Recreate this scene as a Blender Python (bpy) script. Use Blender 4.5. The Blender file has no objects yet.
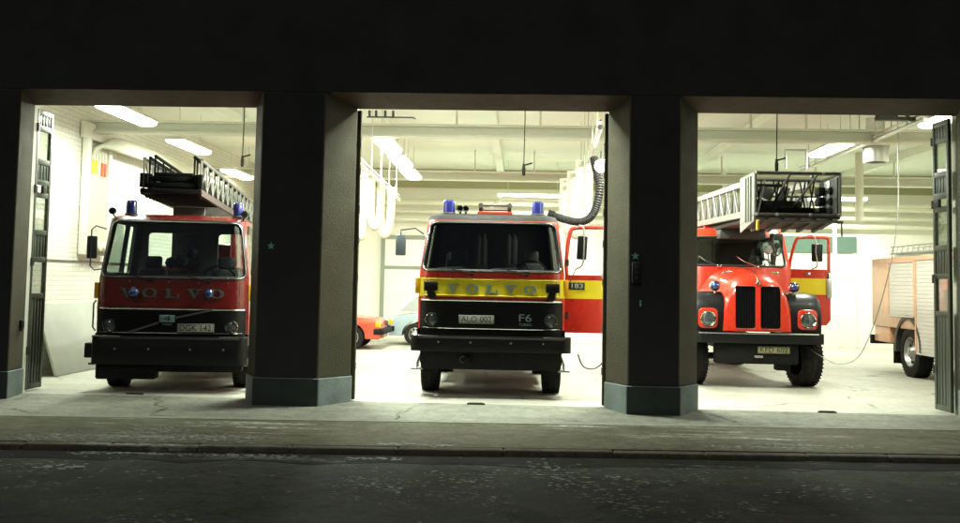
import bpy, bmesh, math, random
from mathutils import Vector, Matrix
random.seed(7)
PI = math.pi; R = math.radians
S = bpy.context.scene
C = S.collection

# ------------------------------------------------------------------ materials
def nodes(name):
    m = bpy.data.materials.new(name); m.use_nodes = True
    return m, m.node_tree.nodes, m.node_tree.links

def mat(name, col, rough=0.5, metal=0.0, coat=0.0, var=0.12, scale=6.0, dirt=0.0, dirtcol=(0.05, 0.045, 0.035), bump=0.0, bscale=60.0, spec=0.5):
    m, n, l = nodes(name)
    b = n['Principled BSDF']
    tc = n.new('ShaderNodeTexCoord')
    nz = n.new('ShaderNodeTexNoise'); nz.inputs['Scale'].default_value = scale; nz.inputs['Detail'].default_value = 6
    l.new(tc.outputs['Object'], nz.inputs['Vector'])
    mx = n.new('ShaderNodeMix'); mx.data_type = 'RGBA'
    mx.inputs[6].default_value = tuple(c*(1-var) for c in col)+(1,)
    mx.inputs[7].default_value = tuple(min(1, c*(1+var)) for c in col)+(1,)
    l.new(nz.outputs['Fac'], mx.inputs[0])
    out = mx.outputs[2]
    if dirt > 0:
        n2 = n.new('ShaderNodeTexNoise'); n2.inputs['Scale'].default_value = scale*.45; n2.inputs['Detail'].default_value = 9; n2.inputs['Roughness'].default_value = .7
        l.new(tc.outputs['Object'], n2.inputs['Vector'])
        rp = n.new('ShaderNodeValToRGB'); rp.color_ramp.elements[0].position = .48; rp.color_ramp.elements[1].position = .75
        rp.color_ramp.elements[1].color = (dirt, dirt, dirt, 1)
        l.new(n2.outputs['Fac'], rp.inputs[0])
        m2 = n.new('ShaderNodeMix'); m2.data_type = 'RGBA'
        m2.inputs[7].default_value = tuple(dirtcol)+(1,)
        l.new(rp.outputs[0], m2.inputs[0]); l.new(out, m2.inputs[6]); out = m2.outputs[2]
    l.new(out, b.inputs['Base Color'])
    rm = n.new('ShaderNodeMapRange'); rm.inputs[3].default_value = rough*.75; rm.inputs[4].default_value = min(1, rough*1.3)
    n3 = n.new('ShaderNodeTexNoise'); n3.inputs['Scale'].default_value = scale*2.3; n3.inputs['Detail'].default_value = 5
    l.new(tc.outputs['Object'], n3.inputs['Vector']); l.new(n3.outputs['Fac'], rm.inputs[0]); l.new(rm.outputs[0], b.inputs['Roughness'])
    b.inputs['Metallic'].default_value = metal
    b.inputs['Coat Weight'].default_value = coat
    b.inputs['Coat Roughness'].default_value = .08
    b.inputs['Specular IOR Level'].default_value = spec
    if bump:
        n4 = n.new('ShaderNodeTexNoise'); n4.inputs['Scale'].default_value = bscale; n4.inputs['Detail'].default_value = 6
        l.new(tc.outputs['Object'], n4.inputs['Vector'])
        bp = n.new('ShaderNodeBump'); bp.inputs['Strength'].default_value = bump; bp.inputs['Distance'].default_value = .02
        l.new(n4.outputs['Fac'], bp.inputs['Height']); l.new(bp.outputs[0], b.inputs['Normal'])
    return m

def glass(name, tint=(.75, .82, .8), alpha=.12, rough=.02):
    m, n, l = nodes(name)
    n.remove(n['Principled BSDF'])
    o = n['Material Output']
    t = n.new('ShaderNodeBsdfTransparent'); t.inputs[0].default_value = tint+(1,)
    g = n.new('ShaderNodeBsdfGlossy'); g.inputs['Roughness'].default_value = rough; g.inputs[0].default_value = (.9, .95, .92, 1)
    f = n.new('ShaderNodeLayerWeight'); f.inputs['Blend'].default_value = .15
    mr = n.new('ShaderNodeMapRange'); mr.inputs[3].default_value = .04; mr.inputs[4].default_value = .6
    l.new(f.outputs['Fresnel'], mr.inputs[0])
    mx = n.new('ShaderNodeMixShader'); l.new(mr.outputs[0], mx.inputs[0]); l.new(t.outputs[0], mx.inputs[1]); l.new(g.outputs[0], mx.inputs[2])
    l.new(mx.outputs[0], o.inputs['Surface'])
    return m

def emit(name, col, st):
    m, n, l = nodes(name)
    b = n['Principled BSDF']; b.inputs['Base Color'].default_value = (.9, .9, .85, 1)
    b.inputs['Emission Color'].default_value = col+(1,); b.inputs['Emission Strength'].default_value = st
    return m

M = {}
M['red'] = mat('red_paint', (.56, .028, .014), .28, coat=.6, var=.10, scale=3, dirt=.25)
M['dark_red'] = mat('deep_red_paint', (.15, .009, .008), .26, coat=.6, var=.12, scale=3, dirt=.35)
M['orange_red'] = mat('orange_red_paint', (.60, .036, .014), .25, coat=.7, var=.08, scale=3, dirt=.15)
M['orange'] = mat('faded_orange_paint', (.70, .40, .25), .4, coat=.3, var=.1, scale=3, dirt=.2)
M['yellow'] = mat('yellow_stripe', (.80, .66, .02), .35, coat=.3, var=.06, scale=4, dirt=.2)
M['black'] = mat('black_paint', (.005, .005, .0055), .42, coat=.04, var=.3, scale=5, dirt=.3, dirtcol=(.011, .010, .009), spec=.3)
M['matt_black'] = mat('matt_black', (.005, .005, .005), .75, var=.4, scale=8, dirt=.4, dirtcol=(.013, .012, .010), spec=.25)
M['rubber'] = mat('tyre_rubber', (.009, .0085, .008), .8, var=.3, scale=12, dirt=.5, dirtcol=(.025, .022, .018), bump=.15, spec=.3)
M['seal'] = mat('window_seal', (.012, .012, .012), .55)
M['chrome'] = mat('chrome_trim', (.75, .78, .74), .16, metal=1, var=.05)
M['steel'] = mat('galvanised_steel', (.42, .43, .41), .42, metal=.85, var=.15, scale=10, dirt=.3, dirtcol=(.15, .14, .12))
M['alu'] = mat('aluminium', (.58, .59, .56), .38, metal=.8, var=.12, scale=8, dirt=.35, dirtcol=(.2, .19, .16))
M['dark_steel'] = mat('dark_grey_steel', (.05, .052, .05), .5, metal=.3, var=.25, scale=9, dirt=.4, dirtcol=(.10, .08, .06))
M['letter'] = mat('grey_green_letter', (.24, .36, .36), .3, metal=.4, var=.08, scale=14)
M['plate'] = mat('plate_white', (.42, .44, .38), .45, var=.12, scale=14, dirt=.4, dirtcol=(.2, .19, .15))
M['plate_black'] = mat('plate_black', (.015, .015, .015), .5)
M['plate_yellow'] = mat('plate_old_yellow', (.30, .29, .16), .5, var=.15, scale=20, dirt=.5)
M['lens'] = mat('headlight_glass', (.10, .115, .11), .06, metal=.4, coat=1, var=.7, scale=22)
M['amber'] = mat('amber_lens', (.75, .38, .02), .2, coat=.6)
M['blue_lens'] = mat('blue_beacon_glass', (.02, .024, .16), .12, coat=.8, var=.2, scale=10)
M['blue_dark'] = mat('dark_blue_lens', (.02, .04, .16), .08, coat=.9, var=.2)
M['glass'] = glass('windscreen_glass')
M['glass_dark'] = glass('tinted_side_window', (.16, .18, .17))
M['glass_clear'] = glass('clear_window', (.9, .93, .9))
M['mirror_lit'] = mat('lit_mirror_shell', (.13, .16, .18), .35, coat=.3)  # paler than the black mirrors: light on its back put into the colour
M['seat'] = mat('dark_seat_cloth', (.02, .018, .017), .85)
M['ladder_brown'] = mat('dark_brown_ladder_paint', (.055, .022, .016), .5, var=.3, scale=8, dirt=.4, dirtcol=(.02, .015, .012))
M['letter_dim'] = mat('dull_grey_letter', (.10, .145, .14), .35, metal=.3, var=.15, scale=14)
M['ladder_grey'] = mat('weathered_ladder_metal', (.26, .265, .24), .5, metal=.5, var=.25, scale=8, dirt=.5, dirtcol=(.09, .085, .07))
M['cage_steel'] = mat('dull_cage_steel', (.13, .135, .12), .5, metal=.4, var=.3, scale=9, dirt=.4, dirtcol=(.05, .045, .035))
M['cabin'] = mat('cab_interior', (.028, .026, .024), .75)
M['grey_gear'] = mat('grey_equipment', (.35, .36, .33), .5)
M['white_paint'] = mat('white_gloss_paint', (.74, .73, .64), .4, var=.05, scale=3, dirt=.15, dirtcol=(.5, .48, .4))
M['hose_white'] = mat('white_canvas_hose', (.66, .66, .54), .8, var=.1, scale=8, dirt=.2, dirtcol=(.4, .38, .3))
M['hose_black'] = mat('black_rubber_hose', (.012, .011, .011), .6)
M['pipe'] = mat('painted_pipe', (.64, .64, .52), .45, var=.06, scale=3, dirt=.2, dirtcol=(.45, .43, .33))
M['shutter'] = mat('silver_roller_shutter', (.62, .62, .58), .4, metal=.25, var=.06, scale=3, dirt=.2, dirtcol=(.4, .38, .34))
M['door_green'] = mat('green_door_paint', (.07, .088, .064), .42, var=.15, scale=4, dirt=.3, dirtcol=(.06, .06, .045))
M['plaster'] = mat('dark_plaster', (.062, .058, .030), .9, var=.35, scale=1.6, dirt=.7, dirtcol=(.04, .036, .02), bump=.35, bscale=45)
M['facade'] = mat('dark_facade_plaster', (.022, .0225, .021), .9, var=.35, scale=.8, dirt=.6, dirtcol=(.010, .0105, .010), bump=.4, bscale=35)  # on the pillar fronts this darker plaster stands in for shade
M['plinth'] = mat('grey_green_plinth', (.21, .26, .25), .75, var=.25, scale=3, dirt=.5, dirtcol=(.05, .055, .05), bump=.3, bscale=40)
M['plinth_front'] = mat('shaded_plinth_front', (.024, .040, .033), .6, var=.3, scale=4, dirt=.5, dirtcol=(.012, .014, .012), bump=.3, bscale=40)  # darker copy of the plinth colour, front shade painted in
M['lintel'] = mat('brown_lintel', (.07, .05, .03), .7, var=.2, scale=3)
M['ceiling'] = mat('ceiling_paint', (.74, .79, .70), .85, var=.06, scale=.8, dirt=.25, dirtcol=(.58, .61, .52))
M['wall'] = mat('wall_paint', (.74, .74, .65), .75, var=.05, scale=.7, dirt=.15, dirtcol=(.58, .55, .44))
M['beam'] = mat('beam_paint', (.64, .66, .56), .6, var=.06, scale=2, dirt=.2, dirtcol=(.48, .49, .4))
M['olive'] = mat('olive_wall_shade', (.34, .34, .2), .8, var=.08, scale=1)  # tone of the less-lit wall top, shade put into the colour
M['teal'] = mat('sea_green_panel', (.085, .15, .115), .6, var=.08)
M['frame_grey'] = mat('grey_green_frame', (.22, .25, .20), .6, var=.08)
M['board'] = mat('grey_sheet_board', (.42, .43, .38), .8, var=.15, scale=2, dirt=.4, dirtcol=(.3, .3, .26))
M['car_red'] = mat('car_red_paint', (.60, .07, .03), .3, coat=.6, var=.06)
M['car_blue'] = mat('car_pale_blue_paint', (.30, .39, .43), .3, coat=.6, var=.06)
M['star'] = mat('turquoise_star_enamel', (.20, .55, .46), .4)
M['switch'] = mat('black_switch_case', (.010, .010, .010), .5)
M['sticker_yellow'] = mat('yellow_band', (.8, .55, .05), .5)
M['sticker_red'] = mat('red_band', (.65, .12, .05), .5)
M['wood'] = mat('weathered_stop', (.05, .035, .02), .8)
M['tube'] = emit('lit_fluorescent_tube', (1.0, 1.0, .86), 7)
M['bulb'] = emit('lit_flood_lamp', (1.0, .98, .88), 45)

def brick_mat():
    m, n, l = nodes('white_painted_brick')
    b = n['Principled BSDF']; tc = n.new('ShaderNodeTexCoord'); mp = n.new('ShaderNodeMapping')
    mp.inputs['Rotation'].default_value = (R(90), 0, R(90))
    sx = n.new('ShaderNodeSeparateXYZ'); cx = n.new('ShaderNodeCombineXYZ')
    l.new(tc.outputs['Object'], sx.inputs[0]); l.new(sx.outputs['Y'], cx.inputs['X']); l.new(sx.outputs['Z'], cx.inputs['Y'])
    br = n.new('ShaderNodeTexBrick'); br.inputs['Scale'].default_value = 1
    br.inputs['Brick Width'].default_value = .27; br.inputs['Row Height'].default_value = .085; br.inputs['Mortar Size'].default_value = .008
    br.inputs['Color1'].default_value = (.76, .75, .67, 1); br.inputs['Color2'].default_value = (.70, .70, .61, 1); br.inputs['Mortar'].default_value = (.58, .58, .49, 1)
    l.new(cx.outputs[0], br.inputs['Vector']); l.new(br.outputs['Color'], b.inputs['Base Color'])
    bp = n.new('ShaderNodeBump'); bp.inputs['Strength'].default_value = .6; bp.inputs['Distance'].default_value = .01; bp.invert = True
    l.new(br.outputs['Fac'], bp.inputs['Height']); l.new(bp.outputs[0], b.inputs['Normal']); b.inputs['Roughness'].default_value = .6
    return m
M['brick'] = brick_mat()

def ground_mat(name, base, dark, light, rough, streak=0.0, speck=0.0, frost=0.0, seed=0.0, bump=.3, bscale=120, coarse=.35, spec=.5, crack=0):
    """asphalt / concrete: base colour with worn patches, tyre streaks along x, pale specks and frost remains"""
    m, n, l = nodes(name)
    b = n['Principled BSDF']; tc = n.new('ShaderNodeTexCoord')
    mp = n.new('ShaderNodeMapping'); mp.inputs['Location'].default_value = (seed, seed*1.7, 0)
    l.new(tc.outputs['Object'], mp.inputs['Vector']); V = mp.outputs[0]
    def noise(sc, det=6, rg=.6, vec=V):
        k = n.new('ShaderNodeTexNoise'); k.inputs['Scale'].default_value = sc; k.inputs['Detail'].default_value = det; k.inputs['Roughness'].default_value = rg
        l.new(vec, k.inputs['Vector']); return k.outputs['Fac']
    def ramp(fac, a, c, hi=1.0):
        r = n.new('ShaderNodeMapRange'); r.inputs[1].default_value = a; r.inputs[2].default_value = c; r.inputs[4].default_value = hi
        l.new(fac, r.inputs[0]); return r.outputs[0]
    def mix(fac, a, c):
        x = n.new('ShaderNodeMix'); x.data_type = 'RGBA'
        l.new(fac, x.inputs[0])
        for v, i in ((a, 6), (c, 7)):
            if isinstance(v, tuple): x.inputs[i].default_value = v+(1,)
            else: l.new(v, x.inputs[i])
        return x.outputs[2]
    def mul(a, c):
        k = n.new('ShaderNodeMath'); k.operation = 'MULTIPLY'; l.new(a, k.inputs[0]); l.new(c, k.inputs[1]); return k.outputs[0]
    col = mix(ramp(noise(coarse, 8, .65), .35, .68), base, dark)
    col = mix(ramp(noise(bscale*.6, 3, .8), .42, .75, .55), col, light)
    mps = n.new('ShaderNodeMapping'); mps.inputs['Scale'].default_value = (.22, 2.6, 1); l.new(V, mps.inputs['Vector'])
    if streak: col = mix(ramp(noise(1.1, 7, .65, mps.outputs[0]), .47, .68, streak), col, dark)
    if frost:
        f = mul(mul(ramp(noise(1.3, 8, .7, mps.outputs[0]), .50, .60), ramp(noise(6, 7, .8), .40, .60)), ramp(noise(.33, 3, .5), .46, .56))
        k = n.new('ShaderNodeMath'); k.operation = 'MULTIPLY'; k.inputs[1].default_value = frost; l.new(f, k.inputs[0])
        col = mix(k.outputs[0], col, (.62, .64, .6))
    if speck:
        mq = n.new('ShaderNodeMapping'); mq.inputs['Scale'].default_value = (1, 1.7, 1); mq.inputs['Rotation'].default_value = (0, 0, .5); l.new(V, mq.inputs['Vector'])
        s = mul(ramp(noise(17, 5, .65, mq.outputs[0]), .57, .64), mul(ramp(noise(.55, 4, .6), .50, .60, speck), ramp(noise(2.2, 3, .5), .42, .56)))
        col = mix(s, col, (.5, .52, .5))
    if crack:
        vo = n.new('ShaderNodeTexVoronoi'); vo.feature = 'DISTANCE_TO_EDGE'; vo.inputs['Scale'].default_value = .42
        wn = n.new('ShaderNodeTexNoise'); wn.inputs['Scale'].default_value = 1.3; wn.inputs['Detail'].default_value = 6; l.new(V, wn.inputs['Vector'])
        va = n.new('ShaderNodeVectorMath'); va.operation = 'MULTIPLY_ADD'; va.inputs[1].default_value = (.9, .9, 0); l.new(wn.outputs['Color'], va.inputs[0]); l.new(V, va.inputs[2]); l.new(va.outputs[0], vo.inputs['Vector'])
        col = mix(mul(ramp(vo.outputs['Distance'], .014, .004), ramp(noise(.8, 4), .42, .6)), col, (.008, .008, .007))
    col = mix(ramp(noise(4.5, 8, .8), .42, .66, .7), col, light)
    col = mix(ramp(noise(13, 6, .75), .50, .70, .75), col, dark)
    l.new(col, b.inputs['Base Color'])
    rr = n.new('ShaderNodeMapRange'); rr.inputs[3].default_value = rough*.75; rr.inputs[4].default_value = min(1, rough*1.2)
    l.new(noise(.9, 5), rr.inputs[0]); l.new(rr.outputs[0], b.inputs['Roughness'])
    b.inputs['Specular IOR Level'].default_value = spec
    bp = n.new('ShaderNodeBump'); bp.inputs['Strength'].default_value = bump; bp.inputs['Distance'].default_value = .012
    l.new(noise(bscale, 4, .7), bp.inputs['Height']); l.new(bp.outputs[0], b.inputs['Normal'])
    return m
M['hall_floor'] = ground_mat('hall_floor_coating', (.44, .44, .37), (.27, .27, .22), (.50, .50, .43), .62, streak=.6, bump=.08, coarse=.7, crack=.6)
M['apron'] = ground_mat('concrete_apron', (.25, .262, .215), (.13, .138, .108), (.36, .37, .31), .85, streak=.6, seed=3, bump=.5, spec=.25, crack=1, frost=.3)
M['pavement'] = ground_mat('worn_pavement', (.115, .112, .070), (.055, .055, .035), (.185, .18, .125), .9, streak=.75, frost=.95, seed=8.3, bump=.6, spec=.2)
M['edging'] = ground_mat('granite_edging', (.25, .26, .21), (.15, .155, .12), (.34, .35, .29), .85, streak=.6, spec=.25, seed=5)
M['kerb'] = ground_mat('worn_kerb', (.085, .083, .055), (.045, .045, .03), (.15, .145, .11), .9, streak=.6, seed=8.3, frost=.9, bump=.5, spec=.2)
M['gutter'] = ground_mat('dark_gutter', (.018, .018, .014), (.009, .009, .007), (.034, .034, .028), .95, streak=.6, frost=.5, seed=2.2, bump=.8, spec=.12)  # darker strip along the kerb foot
M['frost'] = mat('dull_frost', (.30, .32, .29), .85, var=.5, scale=2.5, dirt=.6, dirtcol=(.08, .085, .07))
M['road_patch'] = ground_mat('asphalt_patch', (.075, .08, .068), (.03, .033, .027), (.12, .125, .11), .9, streak=.4, seed=9.1, bump=1.0, bscale=70, coarse=1.2, spec=.2)
M['road'] = ground_mat('asphalt', (.043, .050, .039), (.019, .022, .017), (.09, .101, .084), .9, streak=.8, speck=.9, seed=4.6, bump=1.0, bscale=70, coarse=.6, spec=.2, crack=1)

# ------------------------------------------------------------------ mesh builder
class MB:
    def __init__(s): s.bm = bmesh.new()
    def _add(s, bm, m, mx=None):
        if mx is not None: bmesh.ops.transform(bm, matrix=mx, verts=bm.verts)
        for f in bm.faces: f.material_index = m
        me = bpy.data.meshes.new('tmp'); bm.to_mesh(me); bm.free(); s.bm.from_mesh(me); bpy.data.meshes.remove(me)
        return s
    def box(s, c, d, bev=0.0, m=0, rot=None, seg=2):
        bm = bmesh.new(); bmesh.ops.create_cube(bm, size=1); bmesh.ops.scale(bm, vec=d, verts=bm.verts)
        if bev: bmesh.ops.bevel(bm, geom=bm.edges[:], offset=min(bev, min(d)*.45), segments=seg, profile=.5, affect='EDGES')
        mx = Matrix.Translation(c)
        if rot: mx = mx @ (rot if isinstance(rot, Matrix) else Matrix.Rotation(rot[1], 4, rot[0]))
        return s._add(bm, m, mx)
    def bb(s, x0, x1, y0, y1, z0, z1, bev=0.0, m=0, seg=2):
        return s.box(((x0+x1)/2, (y0+y1)/2, (z0+z1)/2), (abs(x1-x0), abs(y1-y0), abs(z1-z0)), bev, m, None, seg)
    def tube(s, pts, r, seg=8, m=0, closed=False):
        pts = [Vector(p) for p in pts]; n = len(pts); bm = bmesh.new(); rings = []
        prev = None
        for i, p in enumerate(pts):
            if closed: t = pts[(i+1) % n]-pts[i-1]
            else: t = pts[min(i+1, n-1)]-pts[max(i-1, 0)]
            t.normalize()
            if prev is None:
                a = Vector((0, 0, 1)) if abs(t.z) < .9 else Vector((1, 0, 0)); u = t.cross(a).normalized()
            else: u = (prev-t*prev.dot(t)).normalized()
            prev = u; v = t.cross(u)
            rr = r[i] if isinstance(r, (list, tuple)) else r
            rings.append([bm.verts.new(p+(u*math.cos(2*PI*k/seg)+v*math.sin(2*PI*k/seg))*rr) for k in range(seg)])
        for i in range(n if closed else n-1):
            a, b = rings[i], rings[(i+1) % n]
            for k in range(seg): bm.faces.new((a[k], a[(k+1) % seg], b[(k+1) % seg], b[k]))
        if not closed: bm.faces.new(rings[0][::-1]); bm.faces.new(rings[-1])
        bmesh.ops.recalc_face_normals(bm, faces=bm.faces)
        return s._add(bm, m)
    def lathe(s, prof, axis='z', c=(0, 0, 0), seg=24, m=0):
        """prof: list of (radius, height) along the axis, closed at ends when radius is 0"""
        bm = bmesh.new(); rings = []
        for r, h in prof:
            if r < 1e-6: rings.append([bm.verts.new((0, 0, h))])
            else: rings.append([bm.verts.new((r*math.cos(2*PI*k/seg), r*math.sin(2*PI*k/seg), h)) for k in range(seg)])
        for a, b in zip(rings, rings[1:]):
            for k in range(seg):
                k2 = (k+1) % seg
                if len(a) == 1 and len(b) == 1: continue
                if len(a) == 1: bm.faces.new((a[0], b[k2], b[k]))
                elif len(b) == 1: bm.faces.new((a[k], a[k2], b[0]))
                else: bm.faces.new((a[k], a[k2], b[k2], b[k]))
        bmesh.ops.recalc_face_normals(bm, faces=bm.faces)
        rot = {'z': Matrix(), 'x': Matrix.Rotation(PI/2, 4, 'Y'), 'y': Matrix.Rotation(-PI/2, 4, 'X')}[axis]
        return s._add(bm, m, Matrix.Translation(c) @ rot)
    def prism(s, poly, plane, d0, d1, m=0, bev=0.0, seg=2):
        bm = bmesh.new()
        f3 = {'xz': lambda a, b, d: (a, d, b), 'yz': lambda a, b, d: (d, a, b), 'xy': lambda a, b, d: (a, b, d)}[plane]
        lo = [bm.verts.new(f3(a, b, d0)) for a, b in poly]; hi = [bm.verts.new(f3(a, b, d1)) for a, b in poly]
        n = len(poly); bm.faces.new(lo); bm.faces.new(hi[::-1])
        for k in range(n): bm.faces.new((lo[k], hi[k], hi[(k+1) % n], lo[(k+1) % n]))
        bmesh.ops.recalc_face_normals(bm, faces=bm.faces)
        if bev: bmesh.ops.bevel(bm, geom=bm.edges[:], offset=bev, segments=seg, profile=.5, affect='EDGES', clamp_overlap=True)
        return s._add(bm, m)
    def hull8(s, lo, hi, m=0, bev=0.0):
        """two quads joined into a solid"""
        bm = bmesh.new(); a = [bm.verts.new(p) for p in lo]; b = [bm.verts.new(p) for p in hi]; n = len(lo)
        bm.faces.new(a); bm.faces.new(b[::-1])
        for k in range(n): bm.faces.new((a[k], b[k], b[(k+1) % n], a[(k+1) % n]))
        bmesh.ops.recalc_face_normals(bm, faces=bm.faces)
        if bev: bmesh.ops.bevel(bm, geom=bm.edges[:], offset=bev, segments=2, profile=.5, affect='EDGES', clamp_overlap=True)
        return s._add(bm, m)
    def loft(s, rings, m=0, mats=None, caps=True):
        bm = bmesh.new(); vr = [[bm.verts.new(p) for p in r] for r in rings]; n = len(rings[0]); fm = {}
        for i, (a, b) in enumerate(zip(vr, vr[1:])):
            for k in range(n):
                f = bm.faces.new((a[k], a[(k+1) % n], b[(k+1) % n], b[k])); fm[f] = mats[i] if mats else m
        if caps:
            f = bm.faces.new(vr[0][::-1]); fm[f] = mats[0] if mats else m
            f = bm.faces.new(vr[-1]); fm[f] = mats[-1] if mats else m
        bmesh.ops.recalc_face_normals(bm, faces=bm.faces)
        for f, k in fm.items(): f.material_index = k
        me = bpy.data.meshes.new('tmp'); bm.to_mesh(me); bm.free(); s.bm.from_mesh(me); bpy.data.meshes.remove(me)
        return s
    def mesh(s, mats, smooth=35):
        me = bpy.data.meshes.new('m'); s.bm.to_mesh(me); s.bm.free()
        for k in (mats if isinstance(mats, (list, tuple)) else [mats]): me.materials.append(M[k] if isinstance(k, str) else k)
        if smooth:
            for p in me.polygons: p.use_smooth = True
            me.set_sharp_from_angle(angle=R(smooth))
        return me
    def build(s, name, mats, parent=None, loc=(0, 0, 0), rz=0, smooth=35, label=None):
        return link(name, s.mesh(mats, smooth), parent, loc, rz, label)

def link(name, me, parent=None, loc=(0, 0, 0), rz=0, label=None):
    me.name = name
    o = bpy.data.objects.new(name, me); C.objects.link(o); o.parent = parent; o.location = loc; o.rotation_euler = (0, 0, rz)
    if label: o['label'] = label
    return o
def thing(name, label, cat, loc=(0, 0, 0), rz=0, group=None):
    o = bpy.data.objects.new(name, None); C.objects.link(o); o.location = loc; o.rotation_euler = (0, 0, rz)
    o.empty_display_size = .2
    return tag(o, label, cat, group)
def tag(o, label, cat, group=None):
    o['label'] = label; o['category'] = cat
    if group: o['group'] = group
    return o
def struct(name, mb, mats, smooth=0):
    o = mb.build(name, mats, smooth=smooth); o['kind'] = 'structure'; return o
def copy_tree(o, parent=None):
    c = o.copy(); C.objects.link(c); c.parent = parent
    for ch in list(o.children): copy_tree(ch, c)
    return c

def boolean(base, cutters):
    """base and cutters are meshes; returns the difference"""
    a = bpy.data.objects.new('tmp_a', base); C.objects.link(a); tmp = [a]
    for k in cutters:
        b = bpy.data.objects.new('tmp_b', k); C.objects.link(b); tmp.append(b)
        md = a.modifiers.new('b', 'BOOLEAN'); md.object = b; md.operation = 'DIFFERENCE'; md.solver = 'EXACT'
    dg = bpy.context.evaluated_depsgraph_get(); dg.update()
    me = bpy.data.meshes.new_from_object(a.evaluated_get(dg))
    for o in tmp:
        d = o.data; bpy.data.objects.remove(o)
        bpy.data.meshes.remove(d)
    for p in me.polygons: p.use_smooth = True
    me.set_sharp_from_angle(angle=R(32))
    return me

def rrect(poly, r, n=5):
    """round the corners of a convex polygon (list of 2-D points)"""
    out = []; k = len(poly)
    for i in range(k):
        p0, p, p2 = Vector(poly[i-1]), Vector(poly[i]), Vector(poly[(i+1) % k])
        a = (p0-p).normalized(); b = (p2-p).normalized(); rr = min(r, (p0-p).length*.45, (p2-p).length*.45)
        s, e = p+a*rr, p+b*rr
        for j in range(n+1):
            t = j/n; out.append(tuple((s*(1-t)**2)+(p*(2*t*(1-t)))+(e*t*t)))
    return out

def text_mesh(body, size, mname, ext=.004, width=None, origin=(0, 0, 0), align='CENTER', rot=None, spacing=1.0):
    cu = bpy.data.curves.new('t', 'FONT'); cu.body = body; cu.size = size; cu.extrude = ext; cu.align_x = align; cu.align_y = 'CENTER'; cu.space_character = spacing
    cu.resolution_u = 4
    o = bpy.data.objects.new('t', cu); C.objects.link(o)
    dg = bpy.context.evaluated_depsgraph_get(); dg.update()
    me = bpy.data.meshes.new_from_object(o.evaluated_get(dg)); bpy.data.objects.remove(o); bpy.data.curves.remove(cu)
    xs = [v.co.x for v in me.vertices]
    sx = 1.0
    if width and xs: sx = width/(max(xs)-min(xs))
    mid = (max(xs)+min(xs))/2 if align == 'CENTER' else 0
    mx = Matrix.Translation(origin) @ (rot if rot else Matrix.Rotation(PI/2, 4, 'X')) @ Matrix.Diagonal((sx, 1, 1, 1)) @ Matrix.Translation((-mid, 0, 0))
    me.transform(mx); me.materials.clear(); me.materials.append(M[mname])
    return me

def slab_letters(mb, word, x0, x1, z0, z1, yfun, gap=.55, thick=.018, lm='letter'):
    """wide slab-serif capitals V O L as solids standing off a front whose depth is yfun(x)"""
    n = len(word); w = (x1-x0)/(n+(n-1)*gap); h = z1-z0; root = mb
    for i, ch in enumerate(word):
        mb = MB()
        a = x0+i*w*(1+gap); y = yfun(a+w/2)
        def P(poly): mb.prism([(a+u*w, z0+v*h) for u, v in poly], 'xz', y-thick, y+.01)
        if ch == 'V':
            P([(.10, .88), (.36, .88), (.60, .25), (.55, 0), (.44, 0)]); P([(.70, .88), (.84, .88), (.55, 0), (.60, .25)])
            P([(-.02, .88), (-.02, 1), (.48, 1), (.48, .88)]); P([(.58, .88), (.58, 1), (1.02, 1), (1.02, .88)])
        elif ch == 'L':
            P([(.12, .12), (.12, .88), (.36, .88), (.36, .12)]); P([(0, .88), (0, 1), (.5, 1), (.5, .88)])
            P([(0, 0), (0, .12), (.98, .12), (.98, 0)]); P([(.86, .12), (.86, .42), (.98, .42), (.98, .12)])
        else:
            k = 28
            for j in range(k):
                t, t2 = 2*PI*j/k, 2*PI*(j+1)/k
                P([(.5+.5*math.cos(t), .5+.5*math.sin(t)), (.5+.5*math.cos(t2), .5+.5*math.sin(t2)), (.5+.27*math.cos(t2), .5+.39*math.sin(t2)), (.5+.27*math.cos(t), .5+.39*math.sin(t))])
        mb.build('letter', lm, root, smooth=0)

# ------------------------------------------------------------------ shared vehicle parts
def tyre_mesh(rad, w):
    mb = MB(); h = w/2
    mb.lathe([(rad*.58, -h*.8), (rad*.64, -h*.98), (rad*.86, -h), (rad*.96, -h*.9), (rad*.99, -h*.74), (rad, -h*.3), (rad*.985, -h*.28), (rad*.985, -h*.22), (rad, -h*.2),
              (rad, h*.2), (rad*.985, h*.22), (rad*.985, h*.28), (rad, h*.3), (rad*.99, h*.74), (rad*.96, h*.9), (rad*.86, h), (rad*.64, h*.98), (rad*.58, h*.8), (rad*.58, -h*.8)], 'x', seg=40)
    k = 44
    for i in range(k):                                   # tread blocks on both shoulders
        t = 2*PI*i/k
        for sgn in (-1, 1):
            mb.box((sgn*h*.66, math.cos(t)*rad*.983, math.sin(t)*rad*.983), (h*.5, rad*.085, rad*.035), 0, 0, Matrix.Rotation(t, 4, 'X'))
    return mb.mesh('rubber', 40)
def rim_mesh(rad, w, mname):
    mb = MB(); h = w/2
    for sg in (1,):
        mb.lathe([(rad*.60, -h*.8), (rad*.60, h*.86), (rad*.575, h*.9), (rad*.54, h*.55), (rad*.50, h*.30), (rad*.36, h*.18), (rad*.30, h*.42), (rad*.22, h*.62), (rad*.18, h*.95), (rad*.15, h*1.02), (0, h*1.02)], 'x', seg=32)
    for i in range(10):
        t = 2*PI*i/10; mb.lathe([(.018, h*.25), (.018, h*.45), (0, h*.45)], 'x', (0, math.cos(t)*rad*.42, math.sin(t)*rad*.42), seg=6, m=1)
    for i in range(8):
        t = 2*PI*(i+.5)/8; mb.lathe([(.035, h*.3), (.035, h*.305), (0, h*.305)], 'x', (0, math.cos(t)*rad*.48, math.sin(t)*rad*.48), seg=8, m=1)
    return mb.mesh([mname, 'matt_black'], 40)
TYRE = {}
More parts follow.
